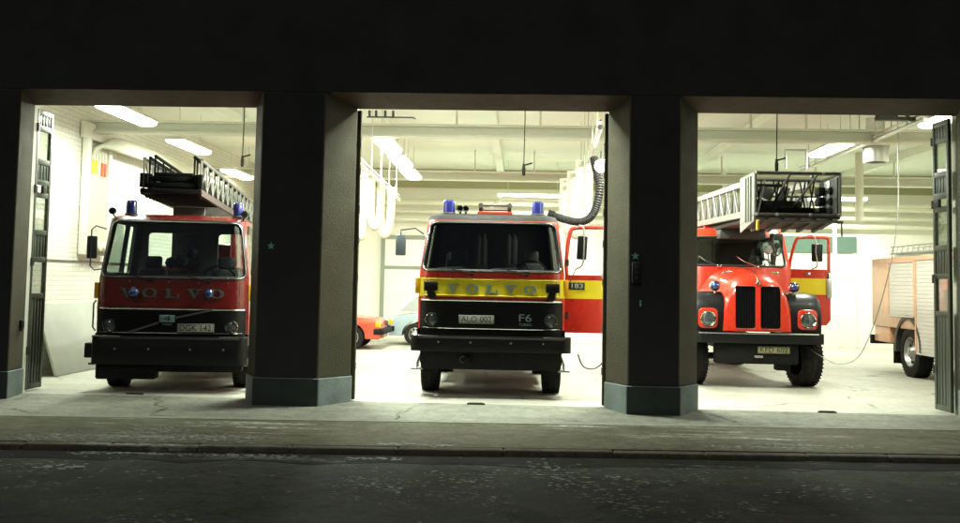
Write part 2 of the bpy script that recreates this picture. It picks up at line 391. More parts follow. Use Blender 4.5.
def wheel(parent, x, y, rad, w, rimmat='dark_steel', steer=0.0):
    k = (rad, w, rimmat)
    if k not in TYRE: TYRE[k] = (tyre_mesh(rad, w), rim_mesh(rad, w, rimmat))
    o = link('wheel', TYRE[k][0], parent, (x, y, rad), (0 if x > 0 else PI)+steer)
    r = link('rim', TYRE[k][1], o)
    return o

def headlight(parent, x, y, z, r, ring='chrome'):
    o = MB().lathe([(r*1.18, .03), (r*1.18, -.012), (r*1.08, -.03), (r, -.02), (r, .02)], 'y', (x, y, z), 28).build('headlight', ring, parent)
    mb = MB().lathe([(0, .0-.028), (r*.5, -.022), (r*.85, -.010), (r*.995, .0)], 'y', (x, y, z), 28)
    for i in range(-3, 4): mb.box((x+i*r*.25, y-.022+abs(i)*.003, z), (.006, .006, r*1.2*math.sqrt(max(.1, 1-(i*.25)**2))))
    mb.build('lens', 'lens', o)
    return o

def beacon(parent, x, y, z, r=.095, h=.23):
    o = MB().lathe([(0, 0), (r*1.15, 0), (r*1.15, .03), (r*.9, .045), (0, .045)], 'z', (x, y, z), 24).build('beacon', 'dark_steel', parent)
    MB().lathe([(r, .045), (r*1.0, h*.55), (r*.93, h*.9), (r*.75, h*.985), (0, h)], 'z', (x, y, z), 24).lathe([(r*1.02, h*.50), (r*1.03, h*.52), (r*1.03, h*.56), (r*1.02, h*.58)], 'z', (x, y, z), 24).build('beacon_glass', 'blue_lens', o)
    return o

def mirror(parent, x, y, z, w, h, arm, m='black'):
    o = MB().box((x, y, z), (w, .05, h), .02, 0, None, 3).build('mirror', m, parent)
    MB().tube(arm, .011, 8).build('mirror_arm', 'dark_steel', o)
    return o

def seat(parent, x, y, z):
    o = MB().box((x, y, z+.08), (.48, .5, .16), .05, 0, None, 3).box((x, y+.27, z+.45), (.46, .14, .72), .06, 0, ('X', R(-8)), 3).box((x, y+.33, z+.90), (.28, .10, .20), .05, 0, None, 3).build('seat', 'seat', parent)
    return o

def steering_wheel(parent, x, y, z):
    mb = MB(); rot = Matrix.Rotation(R(-55), 3, 'X')
    pts = [Vector((x, y, z))+rot @ Vector((.24*math.cos(t), .24*math.sin(t), 0)) for t in [2*PI*i/24 for i in range(24)]]
    mb.tube(pts, .015, 8, closed=True)
    for i in (0, 8, 16): mb.tube([pts[i], (x, y, z)], .012, 6)
    mb.tube([(x, y, z), Vector((x, y, z))+rot @ Vector((0, 0, -.5))], .025, 8)
    return mb.build('steering_wheel', 'matt_black', parent)

def number_plate(parent, x, y, z, w, h, txt, pm='plate', tm='plate_black'):
    o = MB().box((x, y, z), (w, .016, h), .006).build('number_plate', pm, parent)
    bd = MB()
    for zz in (-1, 1): bd.box((x, y-.009, z+zz*(h/2-.008)), (w-.012, .004, .006))
    for xx in (-1, 1): bd.box((x+xx*(w/2-.008), y-.009, z), (.006, .0045, h-.014))
    bd.build('plate_border', tm, o)
    link('plate_characters', text_mesh(txt, h*.98, tm, .003, w*.86, (x, y-.0095, z)), o)
    return o

class Cab:
    """box cab: rings (z, half width, front y); the front bows and its corners round off"""
    def __init__(s, rings, yb, bow=.03, cor=.13): s.rings = rings; s.yb = yb; s.bow = bow; s.cor = cor
    def at(s, z):
        r = s.rings
        if z <= r[0][0]: return r[0][1:]
        for a, b in zip(r, r[1:]):
            if z <= b[0]:
                t = (z-a[0])/(b[0]-a[0]); return (a[1]+(b[1]-a[1])*t, a[2]+(b[2]-a[2])*t)
        return r[-1][1:]
    def y(s, x, z, ins=0.0):
        hw, yf = s.at(z); u = min(1, abs(x)/(hw-ins)); return yf+ins+s.bow*u*u+s.cor*u**9
    def ring(s, z, ins=0.0, zz=None):
        hw, yf = s.at(z); hw -= ins; z = z if zz is None else zz; pts = []
        for i in range(37):
            x = hw*math.sin((i/18-1)*PI/2); pts.append((x, s.y(x, z if zz is None else z, ins), z))
        yb = s.yb-ins
        pts += [(hw, yb-.07, z), (hw-.07, yb, z), (-hw+.07, yb, z), (-hw, yb-.07, z)]
        return pts
    def solid(s, zs, mats): return MB().loft([s.ring(z) for z in zs], mats=mats)
    def slab(s, mb, x0, x1, z0, z1, off, th, nx=24, nz=4, m=0, trim=None):
        """a solid sheet that follows the cab front; trim(z) may narrow it"""
        bm = bmesh.new(); F = []; B = []
        for j in range(nz+1):
            z = z0+(z1-z0)*j/nz; a, b = (trim(z) if trim else (x0, x1)); fr = []; bk = []
            for i in range(nx+1):
                x = a+(b-a)*(.5-.5*math.cos(PI*i/nx)); y = s.y(x, z)
                fr.append(bm.verts.new((x, y-off, z))); bk.append(bm.verts.new((x, y-off+th, z)))
            F.append(fr); B.append(bk)
        for j in range(nz):
            for i in range(nx):
                bm.faces.new((F[j][i], F[j][i+1], F[j+1][i+1], F[j+1][i])); bm.faces.new((B[j][i], B[j+1][i], B[j+1][i+1], B[j][i+1]))
            bm.faces.new((F[j][0], F[j+1][0], B[j+1][0], B[j][0])); bm.faces.new((F[j][nx], B[j][nx], B[j+1][nx], F[j+1][nx]))
        for i in range(nx):
            bm.faces.new((F[0][i], B[0][i], B[0][i+1], F[0][i+1])); bm.faces.new((F[nz][i], F[nz][i+1], B[nz][i+1], B[nz][i]))
        bmesh.ops.recalc_face_normals(bm, faces=bm.faces)
        return mb._add(bm, m)
    def line(s, mb, x0, x1, z, r, off=.0, m=0, n=24):
        return mb.tube([(x0+(x1-x0)*i/n, s.y(x0+(x1-x0)*i/n, z)-off, z) for i in range(n+1)], r, 6, m)
    def outline(s, poly, off=0.0): return [(x, s.y(x, z)-off, z) for x, z in poly]

def dense(poly, d=.06):
    out = []
    for i in range(len(poly)):
        a, b = Vector(poly[i]), Vector(poly[(i+1) % len(poly)]); k = max(1, int((b-a).length/d))
        for j in range(k): out.append(tuple(a+(b-a)*j/k))
    return out

def forward_cab_truck(root, p):
    """cab-over fire truck; local frame: bumper front at y=0, facing -y"""
    zb, zl, zs0, zs1, zw0, zw1, zr = p['zb'], p['zl'], p['zs0'], p['zs1'], p['zw0'], p['zw1'], p['zr']
    hw, pm = p['hw'], p['paint']
    yb = p.get('yb', 1.8)
    cab = Cab([(zb, hw, .07), (zl, hw+.005, .06), (zw0-.02, hw-.01, .07), (zw1+.03, hw-.105, .22), (zr-.05, hw-.145, .28), (zr-.012, hw-.25, .42), (zr, hw-.5, .75)], yb)
    zl_ = [zb, zl, zs0, zs1, zw0-.02, zw0+(zw1-zw0)*.33, zw0+(zw1-zw0)*.66, zw1+.03, zr-.05, zr-.012, zr]
    st = 2 if p['stripe'] else 0
    mats = [0, 0, st, 0, 0, 0, 0, 3, 3, 3] if p.get('dark_roof') else [0, 0, st, 0, 0, 0, 0, 0, 0, 0]
    slots = [pm, 'cabin', 'yellow', 'roof_grey']
    base = cab.solid(zl_, mats).mesh(slots, 0)
    zin = [zb+.06, zl, zs0, zs1, zw0-.02, zw0+(zw1-zw0)*.5, zw1+.03, zr-.06]
    inner = MB().loft([cab.ring(z, .055) for z in zin], m=1).mesh(slots, 0)
    wt = hw-.115-.045; wb = hw-.045
    wpoly = rrect([(-wb, zw0), (wb, zw0), (wt, zw1), (-wt, zw1)], .11)
    cut0 = [inner, MB().prism(wpoly, 'xz', -.5, .9, m=1).mesh(slots, 0)]
    s0 = p.get('side0', .42)
    side = rrect([(s0, zw0+.06), (1.28, zw0+.06), (1.28, zw1-.02), (s0+.13, zw1-.02)], .08)
    side2 = rrect([(1.38, zw0+.06), (yb-.16, zw0+.06), (yb-.16, zw1-.02), (1.38, zw1-.02)], .06)
    if p['rear']: cut = [MB().prism(side2, 'yz', -3, 3, m=1).mesh(slots, 0)]
    else: cut = []
    cut = cut0+cut
    cut.append(MB().prism(side, 'yz', -3, -.3, m=1).mesh(slots, 0))
    if p['door_open']:
        cut.append(MB().prism(rrect([(.36, zb+.1), (1.38, zb+.1), (1.38, zw1-.0), (.52, zw1-.0)], .06), 'yz', .6, 3, m=1).mesh(slots, 0))
    else: cut.append(MB().prism(side, 'yz', .3, 3, m=1).mesh(slots, 0))
    for (a, b) in p['rear']:
        cut.append(MB().prism(rrect([(a, zw0+.12), (b, zw0+.12), (b, zw1-.10), (a, zw1-.10)], .07), 'xz', yb-.3, yb+.3, m=1).mesh(slots, 0))
    co = link('cab', boolean(base, cut), root)
    # windscreen
    e = .035
    cab.slab(MB(), 0, 0, zw0-.03, zw1+.03, -.028, .006, 28, 8, trim=lambda z: (-(wb+e-(z-zw0)/(zw1-zw0)*(wb-wt)), wb+e-(z-zw0)/(zw1-zw0)*(wb-wt))).build('windscreen', 'glass', root)
    dp = dense(wpoly)
    ws = MB().tube(cab.outline(dp, .0), .024, 8, closed=True).build('windscreen_seal', 'seal', root)
    low = [q for q in dp]
    MB().tube(cab.outline(low, .022), .008, 6, closed=True).build('trim_strip', 'chrome', ws)
    for sg in ((-1,) if p['door_open'] else (-1, 1)):
        MB().prism([(y, z) for y, z in rrect([(s0-.02, zw0+.04), (1.30, zw0+.04), (1.30, zw1), (s0+.11, zw1)], .08)], 'yz', sg*(hw-.075), sg*(hw-.07)).build('side_window', 'glass_dark' if p['door_open'] else 'glass_clear', root)
    # wipers
    for xw in (-.30, .52):
        z0 = zw0-.045
        w = MB().tube([(xw, cab.y(xw, z0)-.03, z0), (xw-.32, cab.y(xw-.32, z0+.03)-.045, z0+.075)], .008, 6).box((xw, cab.y(xw, z0)-.015, z0), (.05, .04, .035), .01)
        w.tube([(xw-.52, cab.y(xw-.52, zw0+.02)-.035, zw0+.035), (xw-.14, cab.y(xw-.14, zw0+.02)-.035, zw0+.05)], .009, 6)
        w.build('wiper', 'matt_black', root)
    # black grille panel, slats and trim
    mb = MB(); cab.slab(mb, -hw+.03, hw-.03, zb, zl-.015, .022, .05, 32, 2)
    gp = mb.build('grille_panel', 'black', root)
    mb = MB(); k = 9
    for i in range(k):
        z = zb+.05+(zl-zb-.12)*i/(k-1); cab.slab(mb, -hw+.34, hw-.34, z, z+.012, .036, .03, 16, 1)
    mb.build('grille_slats', 'matt_black', gp)
    mb = MB(); cab.line(mb, -hw+.05, hw-.05, zl-.005, .011, .022); cab.line(mb, -hw+.08, hw-.08, zb+.015, .008, .026); mb.build('trim_strip', 'chrome', gp)
    for sg in (-1, 1): headlight(root, sg*p['hlx'], cab.y(p['hlx'], p['hlz'])-.03, p['hlz'], p['hlr'])
    # lettering
    zt0, zt1, xt = p['zt0'], p['zt1'], p['xt']
    slab_letters(root, 'VOLVO', -xt, xt, zt0, zt1, lambda x: cab.y(x, (zt0+zt1)/2), lm='letter' if p['stripe'] else 'letter_dim')
    for xx in (-.62, -.05, .38, .80): MB().lathe([(0, -.016), (.011, -.012), (.016, 0), (.016, .012)], 'y', (xx, cab.y(xx, zw0-.07), zw0-.075), 8).build('washer_nozzle', 'chrome', root)
    for sg in (-1, 1): MB().tube([(sg*(hw-.13), cab.y(hw-.13, z)-.001, z) for z in (zl+.02, (zl+zw0)/2, zw0-.06)], .004, 4).build('panel_seam', 'seal', root)
    # bumper
    bz0, bz1 = p['bz0'], p['bz1']; bw = p['bw']
    bpoly = rrect([(-bw, .32), (-bw, .05), (-bw+.12, 0), (bw-.12, 0), (bw, .05), (bw, .32)], .06)
    bo = MB().prism(bpoly, 'xy', bz0, bz1, 0, .018).build('bumper', 'black', root)
    MB().bb(-bw+.12, bw-.12, -.008, .01, bz1-.045, bz1-.02, .004).build('trim_strip', 'dark_steel', bo)
    for xx in (-.78, -.30, .30, .78): MB().lathe([(0, -.014), (.012, -.012), (.016, 0), (.016, .01)], 'y', (xx, 0, (bz0+bz1)/2+.02), 8).build('bolt', 'steel', bo)
    for sg in (-1, 1): MB().bb(sg*(bw-.02)-.0, sg*(bw-.42), -.006, .006, bz1-.012, bz1+.004, .002).build('reflector_edge', 'chrome', bo)
    return cab

# ================================================================== SETTING
m_ = .0685                                            # the street runs a little askew to the building
def yk(x): return -3.31+m_*x
def ye(x): return -1.26+m_*x
X0, X1 = -40, 40
struct('floor', MB().bb(-8.3, 12.8, .03, 16.2, -.2, 0), 'hall_floor')
ap = MB()
for k in range(30):                                    # the forecourt falls gently to the edging
    a, b = -16+k, -15+k
    ap.hull8([(a, .0302, -.3), (b, .0302, -.3), (b, ye(b), -.3), (a, ye(a), -.3)], [(a, .0302, -.001), (b, .0302, -.001), (b, ye(b), -.05), (a, ye(a), -.05)])
bmesh.ops.remove_doubles(ap.bm, verts=ap.bm.verts, dist=.0004)
struct('apron', ap, 'apron')
struct('edging_strip', MB().hull8([(X0, ye(X0)-.002, -.3), (X1, ye(X1)-.002, -.3), (X1, ye(X1)-.16, -.3), (X0, ye(X0)-.16, -.3)], [(X0, ye(X0)-.002, -.05), (X1, ye(X1)-.002, -.05), (X1, ye(X1)-.16, -.055), (X0, ye(X0)-.16, -.055)]), 'edging')
struct('pavement', MB().hull8([(X0, ye(X0)-.162, -.3), (X1, ye(X1)-.162, -.3), (X1, yk(X1)+.16, -.3), (X0, yk(X0)+.16, -.3)], [(X0, ye(X0)-.162, -.06), (X1, ye(X1)-.162, -.06), (X1, yk(X1)+.16, -.075), (X0, yk(X0)+.16, -.075)]), 'pavement')
kb = MB(); x = X0
while x < X1:                                          # worn kerb stones, none quite in line
    w = .8+.5*random.random(); a, b = x+.001, x+w-.001; d = random.uniform(-.014, .014); q = random.uniform(-.008, .004)
    kb.hull8([(a, yk(a)+.158, -.3), (b, yk(b)+.158, -.3), (b, yk(b)+d, -.3), (a, yk(a)+d, -.3)], [(a, yk(a)+.158, -.0755+q), (b, yk(b)+.158, -.0755+q), (b, yk(b)+.02+d, -.084+q), (a, yk(a)+.02+d, -.084+q)], 0, .022); x += w
struct('kerb', kb, 'kerb')
struct('road_patch', MB().prism([(1.75, -5.75), (3.0, -5.64), (6.5, -5.25), (6.5, -7.2), (2.0, -7.4), (1.85, -6.5)], 'xy', -.3, -.1412), 'road_patch')
gp_ = [(X0, yk(X0)-.002)]; gx_ = X0
far_ = []
while gx_ < X1: far_.append((gx_, yk(gx_)-.50+random.uniform(-.16, .10))); gx_ += random.uniform(.15, .5)
struct('gutter', MB().prism([(X0, yk(X0)+.03), (X1, yk(X1)+.03)]+far_[::-1], 'xy', -.3, -.1425), 'gutter')
struct('road', MB().bb(-300, 300, -300, yk(0)+25, -.5, -.145), 'road')

# frost and paint remains: small flat flakes lying in drifts on the pavement and the road
def ground_z(x, y):
    if y > yk(x)+.16: return -.06-.015*min(1, max(0, (ye(x)-.162-y)/(ye(x)-.162-yk(x)-.16)))+.003
    if y > yk(x)+.02: return -.074
    return -.139
fk = bmesh.new()
for (xa, ya, xb, yb_, wd, n, sz) in ((-5.5, -3.30, -2.9, -3.02, .13, 620, .032), (-4.6, -2.95, -3.9, -2.5, .20, 160, .026), (-4.7, -3.78, -2.2, -3.66, .05, 150, .032), (-1.5, -3.12, -.7, -3.12, .05, 90, .04), (-1.8, -3.72, -1.2, -3.66, .05, 50, .032),
        (2.2, -2.75, 4.2, -2.48, .07, 150, .03), (.25, -4.0, 1.05, -5.6, .24, 190, .033), (.9, -4.2, 1.25, -4.6, .07, 30, .034), (-1.6, -4.6, -1.0, -5.2, .08, 36, .035), (-.9, -4.4, -.4, -4.9, .12, 26, .032), (-4.6, -4.6, -4.2, -4.5, .06, 24, .05), (-2.5, -5.3, 3.5, -5.0, .7, 90, .03), (-6.0, -4.4, -3, -4.8, .5, 70, .03)):
    for _ in range(n):
        t = random.random(); x = xa+(xb-xa)*t+random.gauss(0, wd*.6); y = ya+(yb_-ya)*t+random.gauss(0, wd)
        if y < -6.8 or abs(y-yk(x)) < .025: continue
        z = ground_z(x, y); r = sz*random.uniform(.25, 1.0); k = random.randint(5, 8); a0 = random.random()*6
        fk.faces.new([fk.verts.new((x+r*random.uniform(.5, 1.5)*math.cos(a0+2*PI*i/k), y+.6*r*random.uniform(.5, 1.3)*math.sin(a0+2*PI*i/k), z+random.uniform(0, .002))) for i in range(k)])
for f in fk.faces:
    if f.normal.z < 0: f.normal_flip()
fm_ = bpy.data.meshes.new('frost_flakes'); fk.to_mesh(fm_); fk.free(); fm_.materials.append(M['frost'])
fo = bpy.data.objects.new('frost_flakes', fm_); C.objects.link(fo); fo['kind'] = 'stuff'; fo['label'] = 'pale frost flakes and paint specks scattered over the pavement and road'; fo['category'] = 'frost'

# ---- building
BL = thing('fire_station', 'dark plastered fire station front with three open lit vehicle bays', 'building')
ZO = 4.205                                            # opening height
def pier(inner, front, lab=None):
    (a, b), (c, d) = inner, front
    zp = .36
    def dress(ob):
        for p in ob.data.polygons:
            if p.normal.y < -.9: p.material_index = 1  # front faces take the darker copies, their shade is in the colour
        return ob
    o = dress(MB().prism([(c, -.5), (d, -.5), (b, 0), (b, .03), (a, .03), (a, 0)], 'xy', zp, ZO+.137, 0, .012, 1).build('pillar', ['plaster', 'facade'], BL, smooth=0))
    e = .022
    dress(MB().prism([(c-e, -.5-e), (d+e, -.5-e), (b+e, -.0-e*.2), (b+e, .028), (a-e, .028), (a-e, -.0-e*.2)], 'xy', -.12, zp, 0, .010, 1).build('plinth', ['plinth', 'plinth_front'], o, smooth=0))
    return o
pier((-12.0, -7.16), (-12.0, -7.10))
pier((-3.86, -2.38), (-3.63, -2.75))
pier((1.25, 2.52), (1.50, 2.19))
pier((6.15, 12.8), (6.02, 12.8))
# facade above the openings, with a brown lintel soffit stepping back
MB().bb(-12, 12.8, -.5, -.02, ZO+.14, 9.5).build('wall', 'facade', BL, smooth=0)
for (a, b) in ((-7.16, -3.86), (-2.38, 1.25), (2.52, 6.15)):
    MB().hull8([(a-.3, -.498, ZO+.14), (b+.3, -.498, ZO+.14), (b+.3, .026, ZO), (a-.3, .026, ZO)], [(a-.3, -.498, ZO+.19), (b+.3, -.498, ZO+.19), (b+.3, .026, ZO+.19), (a-.3, .026, ZO+.19)]).build('lintel', 'lintel', BL, smooth=0)
MB().bb(-12, 12.8, -.019, .20, ZO+.192, 9.5).build('wall', 'wall', BL, smooth=0)
for (a, b) in ((-3.85, -2.39), (1.26, 2.51), (6.16, 12.8), (-8.3, -7.17)):
    MB().bb(a, b, .032, .19, 0, ZO+.19).build('wall', 'wall', BL, smooth=0)
HC = 5.2
MB().bb(-8.3, -8.1, .2, 16.2, 0, HC).build('wall', 'brick', BL, smooth=0)
MB().bb(12.6, 12.8, .2, 16.2, 0, HC).build('wall', 'wall', BL, smooth=0)
bw_ = MB().bb(-8.1, 12.6, 16, 16.2, 0, HC).build('wall', 'wall', BL, smooth=0)
MB().bb(-8.1, 12.6, 15.97, 15.998, 4.62, HC).build('wall_shade_band', 'olive', bw_, smooth=0)  # painted shade: the wall above the lamps gets less light
MB().bb(-8.3, 12.8, .2, 16.2, HC, HC+.3).build('ceiling', 'ceiling', BL, smooth=0)
for yy in (4.0, 11.5):                                # steel beams hung across the hall
    b = MB().bb(-8.1, 12.6, yy-.13, yy+.13, 4.385, 4.43).bb(-8.1, 12.6, yy-.13, yy+.13, 4.585, 4.63).bb(-8.1, 12.6, yy-.025, yy+.025, 4.43, 4.585).build('beam', 'beam', BL, smooth=0)
    for xx in (-7.2, -5.2, -3.2, -1.2, .35, 2.2, 4.2, 5.2, 7.6, 9.6, 11.6): MB().bb(xx-.02, xx+.02, yy-.02, yy+.02, 4.63, HC).build('hanger_rod', 'beam', b, smooth=0)
for xx in (-6.1, -.6, 4.9, 9.6):                      # shallow ceiling ribs running front to back
    MB().bb(xx-.1, xx+.1, .2, 16, 5.0, HC-.002).build('ceiling_rib', 'ceiling', BL, smooth=0)
# gates in the back wall
def back_door(x0, x1, z0, z1, leaf, frame, band=None):
    d = MB().bb(x0, x1, 15.93, 15.995, z0, z1).build('back_door', leaf, BL, smooth=0)
    f = MB().bb(x0-.12, x0, 15.9, 15.995, 0, z1).bb(x1, x1+.12, 15.9, 15.995, 0, z1).bb(x0-.12, x1+.12, 15.89, 15.995, z1, z1+.12)
    f.bb(x0, x1, 15.91, 15.93, 2.1, 2.2)
    f.build('door_frame', frame, d, smooth=0)
    if band: MB().bb(x0-.12, x1+.12, 15.86, 15.89, band[0], band[1]).build('door_header', 'teal', d, smooth=0)
    return d
back_door(-4.12, -1.0, 0, 3.02, 'white_paint', 'frame_grey')
back_door(6.3, 10.0, 0, 3.0, 'white_paint', 'white_paint', (2.84, 3.32))

# folding door leaves
def door_leaf(loc, rz, w, label):
    t = thing('folding_door', label, 'door', loc, rz, 'folding door leaves of the bays')
    H = ZO-.03; fr = MB()
    for xx in (.03, w-.03): fr.bb(xx-.03, xx+.03, -.025, .025, .03, H, .004)
    zs = [.03, 1.36, 1.9, 2.3, 2.86, 3.05, 3.36, 3.86, H-.08]
    for z in zs: fr.bb(.06, w-.06, -.025, .025, z, z+.08, .004)
    fr.build('door_frame', 'door_green', t)
    ribs = MB()
    for (a, b) in ((.11, 1.36), (1.98, 2.3), (3.13, 3.36), (3.94, H-.08)):
        ribs.bb(.06, w-.06, -.008, .008, a, b)
        n = 4
        for i in range(n): xx = .06+(w-.12)*(i+.5)/n; ribs.bb(xx-.022, xx+.022, -.016, .016, a, b, .004)
    ribs.build('ribbed_panel', 'door_green', t)
    for (a, b) in ((1.44, 1.9), (2.38, 2.86), (3.44, 3.86)):
        MB().bb(.06, w-.06, -.004, .004, a, b).build('window', 'glass_clear', t)
    hg = MB()
    for z in (.6, 1.9, 2.98, 3.9): hg.lathe([(0, -.06), (.018, -.06), (.018, .06), (0, .06)], 'z', (0, -.03, z), 10).bb(0, .08, -.034, -.025, z-.05, z+.05)
    hg.bb(w*.35, w*.35+.10, -.075, -.025, 2.93, 3.04, .008)
    hg.build('hinge', 'dark_steel', t)
    return t
door_leaf((-7.19, .14, 0), R(89), .47, 'green folding door leaf with panes open at left of the first bay')
door_leaf((6.045, .52, 0), R(-87), .47, 'green folding door leaf with panes open at right of the third bay')
for (xx, sg, lab) in ((-2.36, 1, 'narrow folded door post with hinges at left edge of middle bay'), (1.235, -1, 'narrow folded door post at right edge of middle bay')):
    t = thing('door_post', lab, 'door post', (xx, 0, 0))
    MB().bb(-.035, .035, .035, .13, .02, ZO-.02, .006).build('post', 'plaster', t)
    hg = MB()
    for z in (.5, 1.1, 1.75, 2.3, 2.75, 3.3, 3.7): hg.lathe([(0, -.05), (.014, -.05), (.014, .05), (0, .05)], 'z', (sg*.04, .04, z), 10)
    hg.build('hinge', 'steel', t)
for x, y, lab in ((-5.555, .2, 'dark metal door stop on the threshold of the left bay'), (-.577, .0, 'dark metal door stop on the threshold of the middle bay'), (4.336, .035, 'dark metal door stop on the threshold of the right bay')):
    o = MB().prism([(-.13, -.03), (.13, -.03), (.12, .03), (-.12, .03)], 'xy', -.004, .018, 0, .006).box((0, 0, .020), (.20, .03, .01), .003).build('door_stop', 'wood', None, (x, y, 0))
    tag(o, lab, 'door stop', 'door stops on the threshold')
def star(x, y, z, r, lab):
    pts = [((r if i % 2 == 0 else r*.42)*math.sin(PI*i/5), (r if i % 2 == 0 else r*.42)*math.cos(PI*i/5)) for i in range(10)]
    o = MB().prism(pts, 'xz', -.012, 0).build('star_badge', 'star', None, (x, y, z), smooth=0)
    tag(o, lab, 'badge', 'star badges on the pillars')
star(-3.451, -.505, 2.173, .058, 'small turquoise star badge on the left pillar')
star(1.587, -.505, 2.123, .058, 'small turquoise star badge on the right pillar, above the switch box')
sw = thing('switch_box', 'black door switch box on the right pillar below the star', 'switch', (1.60, -.502, 1.9))
MB().box((0, -.03, 0), (.12, .06, .28), .012).build('case', 'switch', sw)
for z in (.07, 0, -.07): MB().lathe([(0, -.018), (.018, -.016), (.02, 0), (.02, .012)], 'y', (0, -.062, z), 14).build('button', 'dark_steel', sw)
cl = MB().box((0, -.015, 0), (.025, .03, .09), .006).lathe([(0, -.04), (.008, -.04), (.008, 0)], 'y', (0, 0, .02), 8).build('key_switch', 'star', None, (1.66, -.505, 1.48)); tag(cl, 'tiny pale key switch low on the right pillar', 'switch')
jb = MB().box((0, 0, 0), (.05, .09, .12), .01).lathe([(0, -.07), (.014, -.07), (.014, 0)], 'z', (0, 0, -.03), 8).build('latch_box', 'switch', None, (-7.13, -.12, 1.0)); tag(jb, 'small black latch box on the left bay jamb', 'latch')

# ---- lamps
def ceiling_lamp(x, y, z, L, along, label, watt, group='fluorescent ceiling lamps'):
    t = thing('ceiling_lamp', label, 'lamp', (x, y, z), 0 if along == 'y' else R(90), group)
    MB().prism([(-.20, .002), (-.14, .07), (.14, .07), (.20, .002)], 'xz', -L/2, L/2).build('housing', 'white_paint', t, smooth=0)
    MB().prism([(-.185, 0), (-.17, -.05), (-.11, -.075), (.11, -.075), (.17, -.05), (.185, 0)], 'xz', -L/2+.03, L/2-.03).build('diffuser', 'tube', t)
    for q in (-.35, .35): MB().tube([(0, L*q, .07), (0, L*q, HC-z)], .008, 6).build('hanger', 'beam', t)
    if watt:
        li = bpy.data.lights.new('lamp_light', 'AREA'); li.shape = 'RECTANGLE'; li.size = .26; li.size_y = L-.1; li.energy = watt; li.color = (.92, 1, .84)
        lo = bpy.data.objects.new('lamp_light', li); C.objects.link(lo); lo.parent = t; lo.location = (0, 0, -.085)
        if y > 9: li.energy *= 1.5
W = 120
for (x, y, z, L, al, lab, w) in (
    (-6.61, 2.05, 4.44, 1.8, 'y', 'fluorescent lamp nearest the door above the left wall', W*1.1),
    (-6.86, 5.9, 4.44, 1.8, 'y', 'fluorescent lamp second along the left wall, above the ladder tip', W),
    (-7.3, 10.9, 4.42, 1.8, 'y', 'fluorescent lamp farthest along the left wall', W),
    (-2.6, 4.9, 4.38, 1.7, 'y', 'fluorescent lamp nearest the door left of the middle truck', W),
    (-2.65, 7.4, 4.38, 1.7, 'y', 'fluorescent lamp in the middle of the row left of the middle truck', W),
    (-2.7, 9.9, 4.38, 1.7, 'y', 'fluorescent lamp farthest in the row left of the middle truck', W),
    (2.15, 4.6, 4.4, 1.6, 'y', 'fluorescent lamp hidden above the right pillar, nearer the door', W*1.2),
    (2.15, 8.2, 4.4, 1.6, 'y', 'fluorescent lamp hidden above the right pillar, farther in', W),
    (6.58, 1.5, 4.42, 1.0, 'y', 'fluorescent lamp at the top right corner of the third bay', W*.45),
    (5.92, 4.9, 4.42, 1.7, 'y', 'fluorescent lamp beside the round vent over the third bay', W),
    (10.5, 3.2, 4.4, 1.6, 'y', 'fluorescent lamp over the silver-sided engine, nearer the door', W),
    (10.5, 8.0, 4.4, 1.6, 'y', 'fluorescent lamp over the silver-sided engine, farther in', W*1.1),
    (.35, 13.8, 4.25, 2.0, 'x', 'crosswise fluorescent lamp at the back behind the middle truck', W*1.5),
    (8.9, 13.8, 4.3, 1.6, 'x', 'crosswise fluorescent lamp at the back of the third bay', W*1.3),
    (-.55, .45, 4.75, 1.6, 'x', 'added unseen lamp just inside the middle doorway behind the lintel', W*1.5),  # unseen, added to light the threshold and truck front
    (-3.1, 1.4, 4.42, 1.6, 'y', 'added unseen lamp behind the left pillar near the doorway', W*1.7),  # unseen, added so the pillar throws its shadow outward
    (1.9, 1.4, 4.42, 1.6, 'y', 'added unseen lamp behind the right pillar near the doorway', W*1.4)):  # unseen, added for pillar shadow and light on the forecourt
    ceiling_lamp(x, y, z, L, al, lab, w)
fl = thing('flood_lamp', 'glaring flood lamp at the right edge of the middle bay', 'lamp', (1.31, 1.9, 3.66))
MB().lathe([(.02, .14), (.06, .12), (.10, .02), (.11, 0), (.10, 0), (.05, .09), (0, .10)], 'y', (0, 0, 0), 20).tube([(0, .12, 0), (0, .14, .18), (0, .10, .25)], .012, 6).build('reflector', 'dark_steel', fl)
MB().lathe([(0, -.05), (.06, -.04), (.10, -.01), (.11, .03)], 'y', (0, 0, 0), 20).build('lamp_glass', 'bulb', fl)

# ================================================================== SERVICES IN THE HALL
def pipe(name, pts, r, label, m='pipe', cat='pipe', seg=10, group=None):
    o = MB().tube(pts, r, seg).build(name, m, None); return tag(o, label, cat, group)
def curve(pts, n=10):
    P = [Vector(p) for p in pts]; P = [P[0]*2-P[1]]+P+[P[-1]*2-P[-2]]; out = []
    for i in range(1, len(P)-2):
        for j in range(n):
            t = j/n; a, b, c, d = P[i-1:i+3]
            out.append(.5*((2*b)+(c-a)*t+(2*a-5*b+4*c-d)*t*t+(3*b-a-3*c+d)*t**3))
    out.append(P[-2]); return out
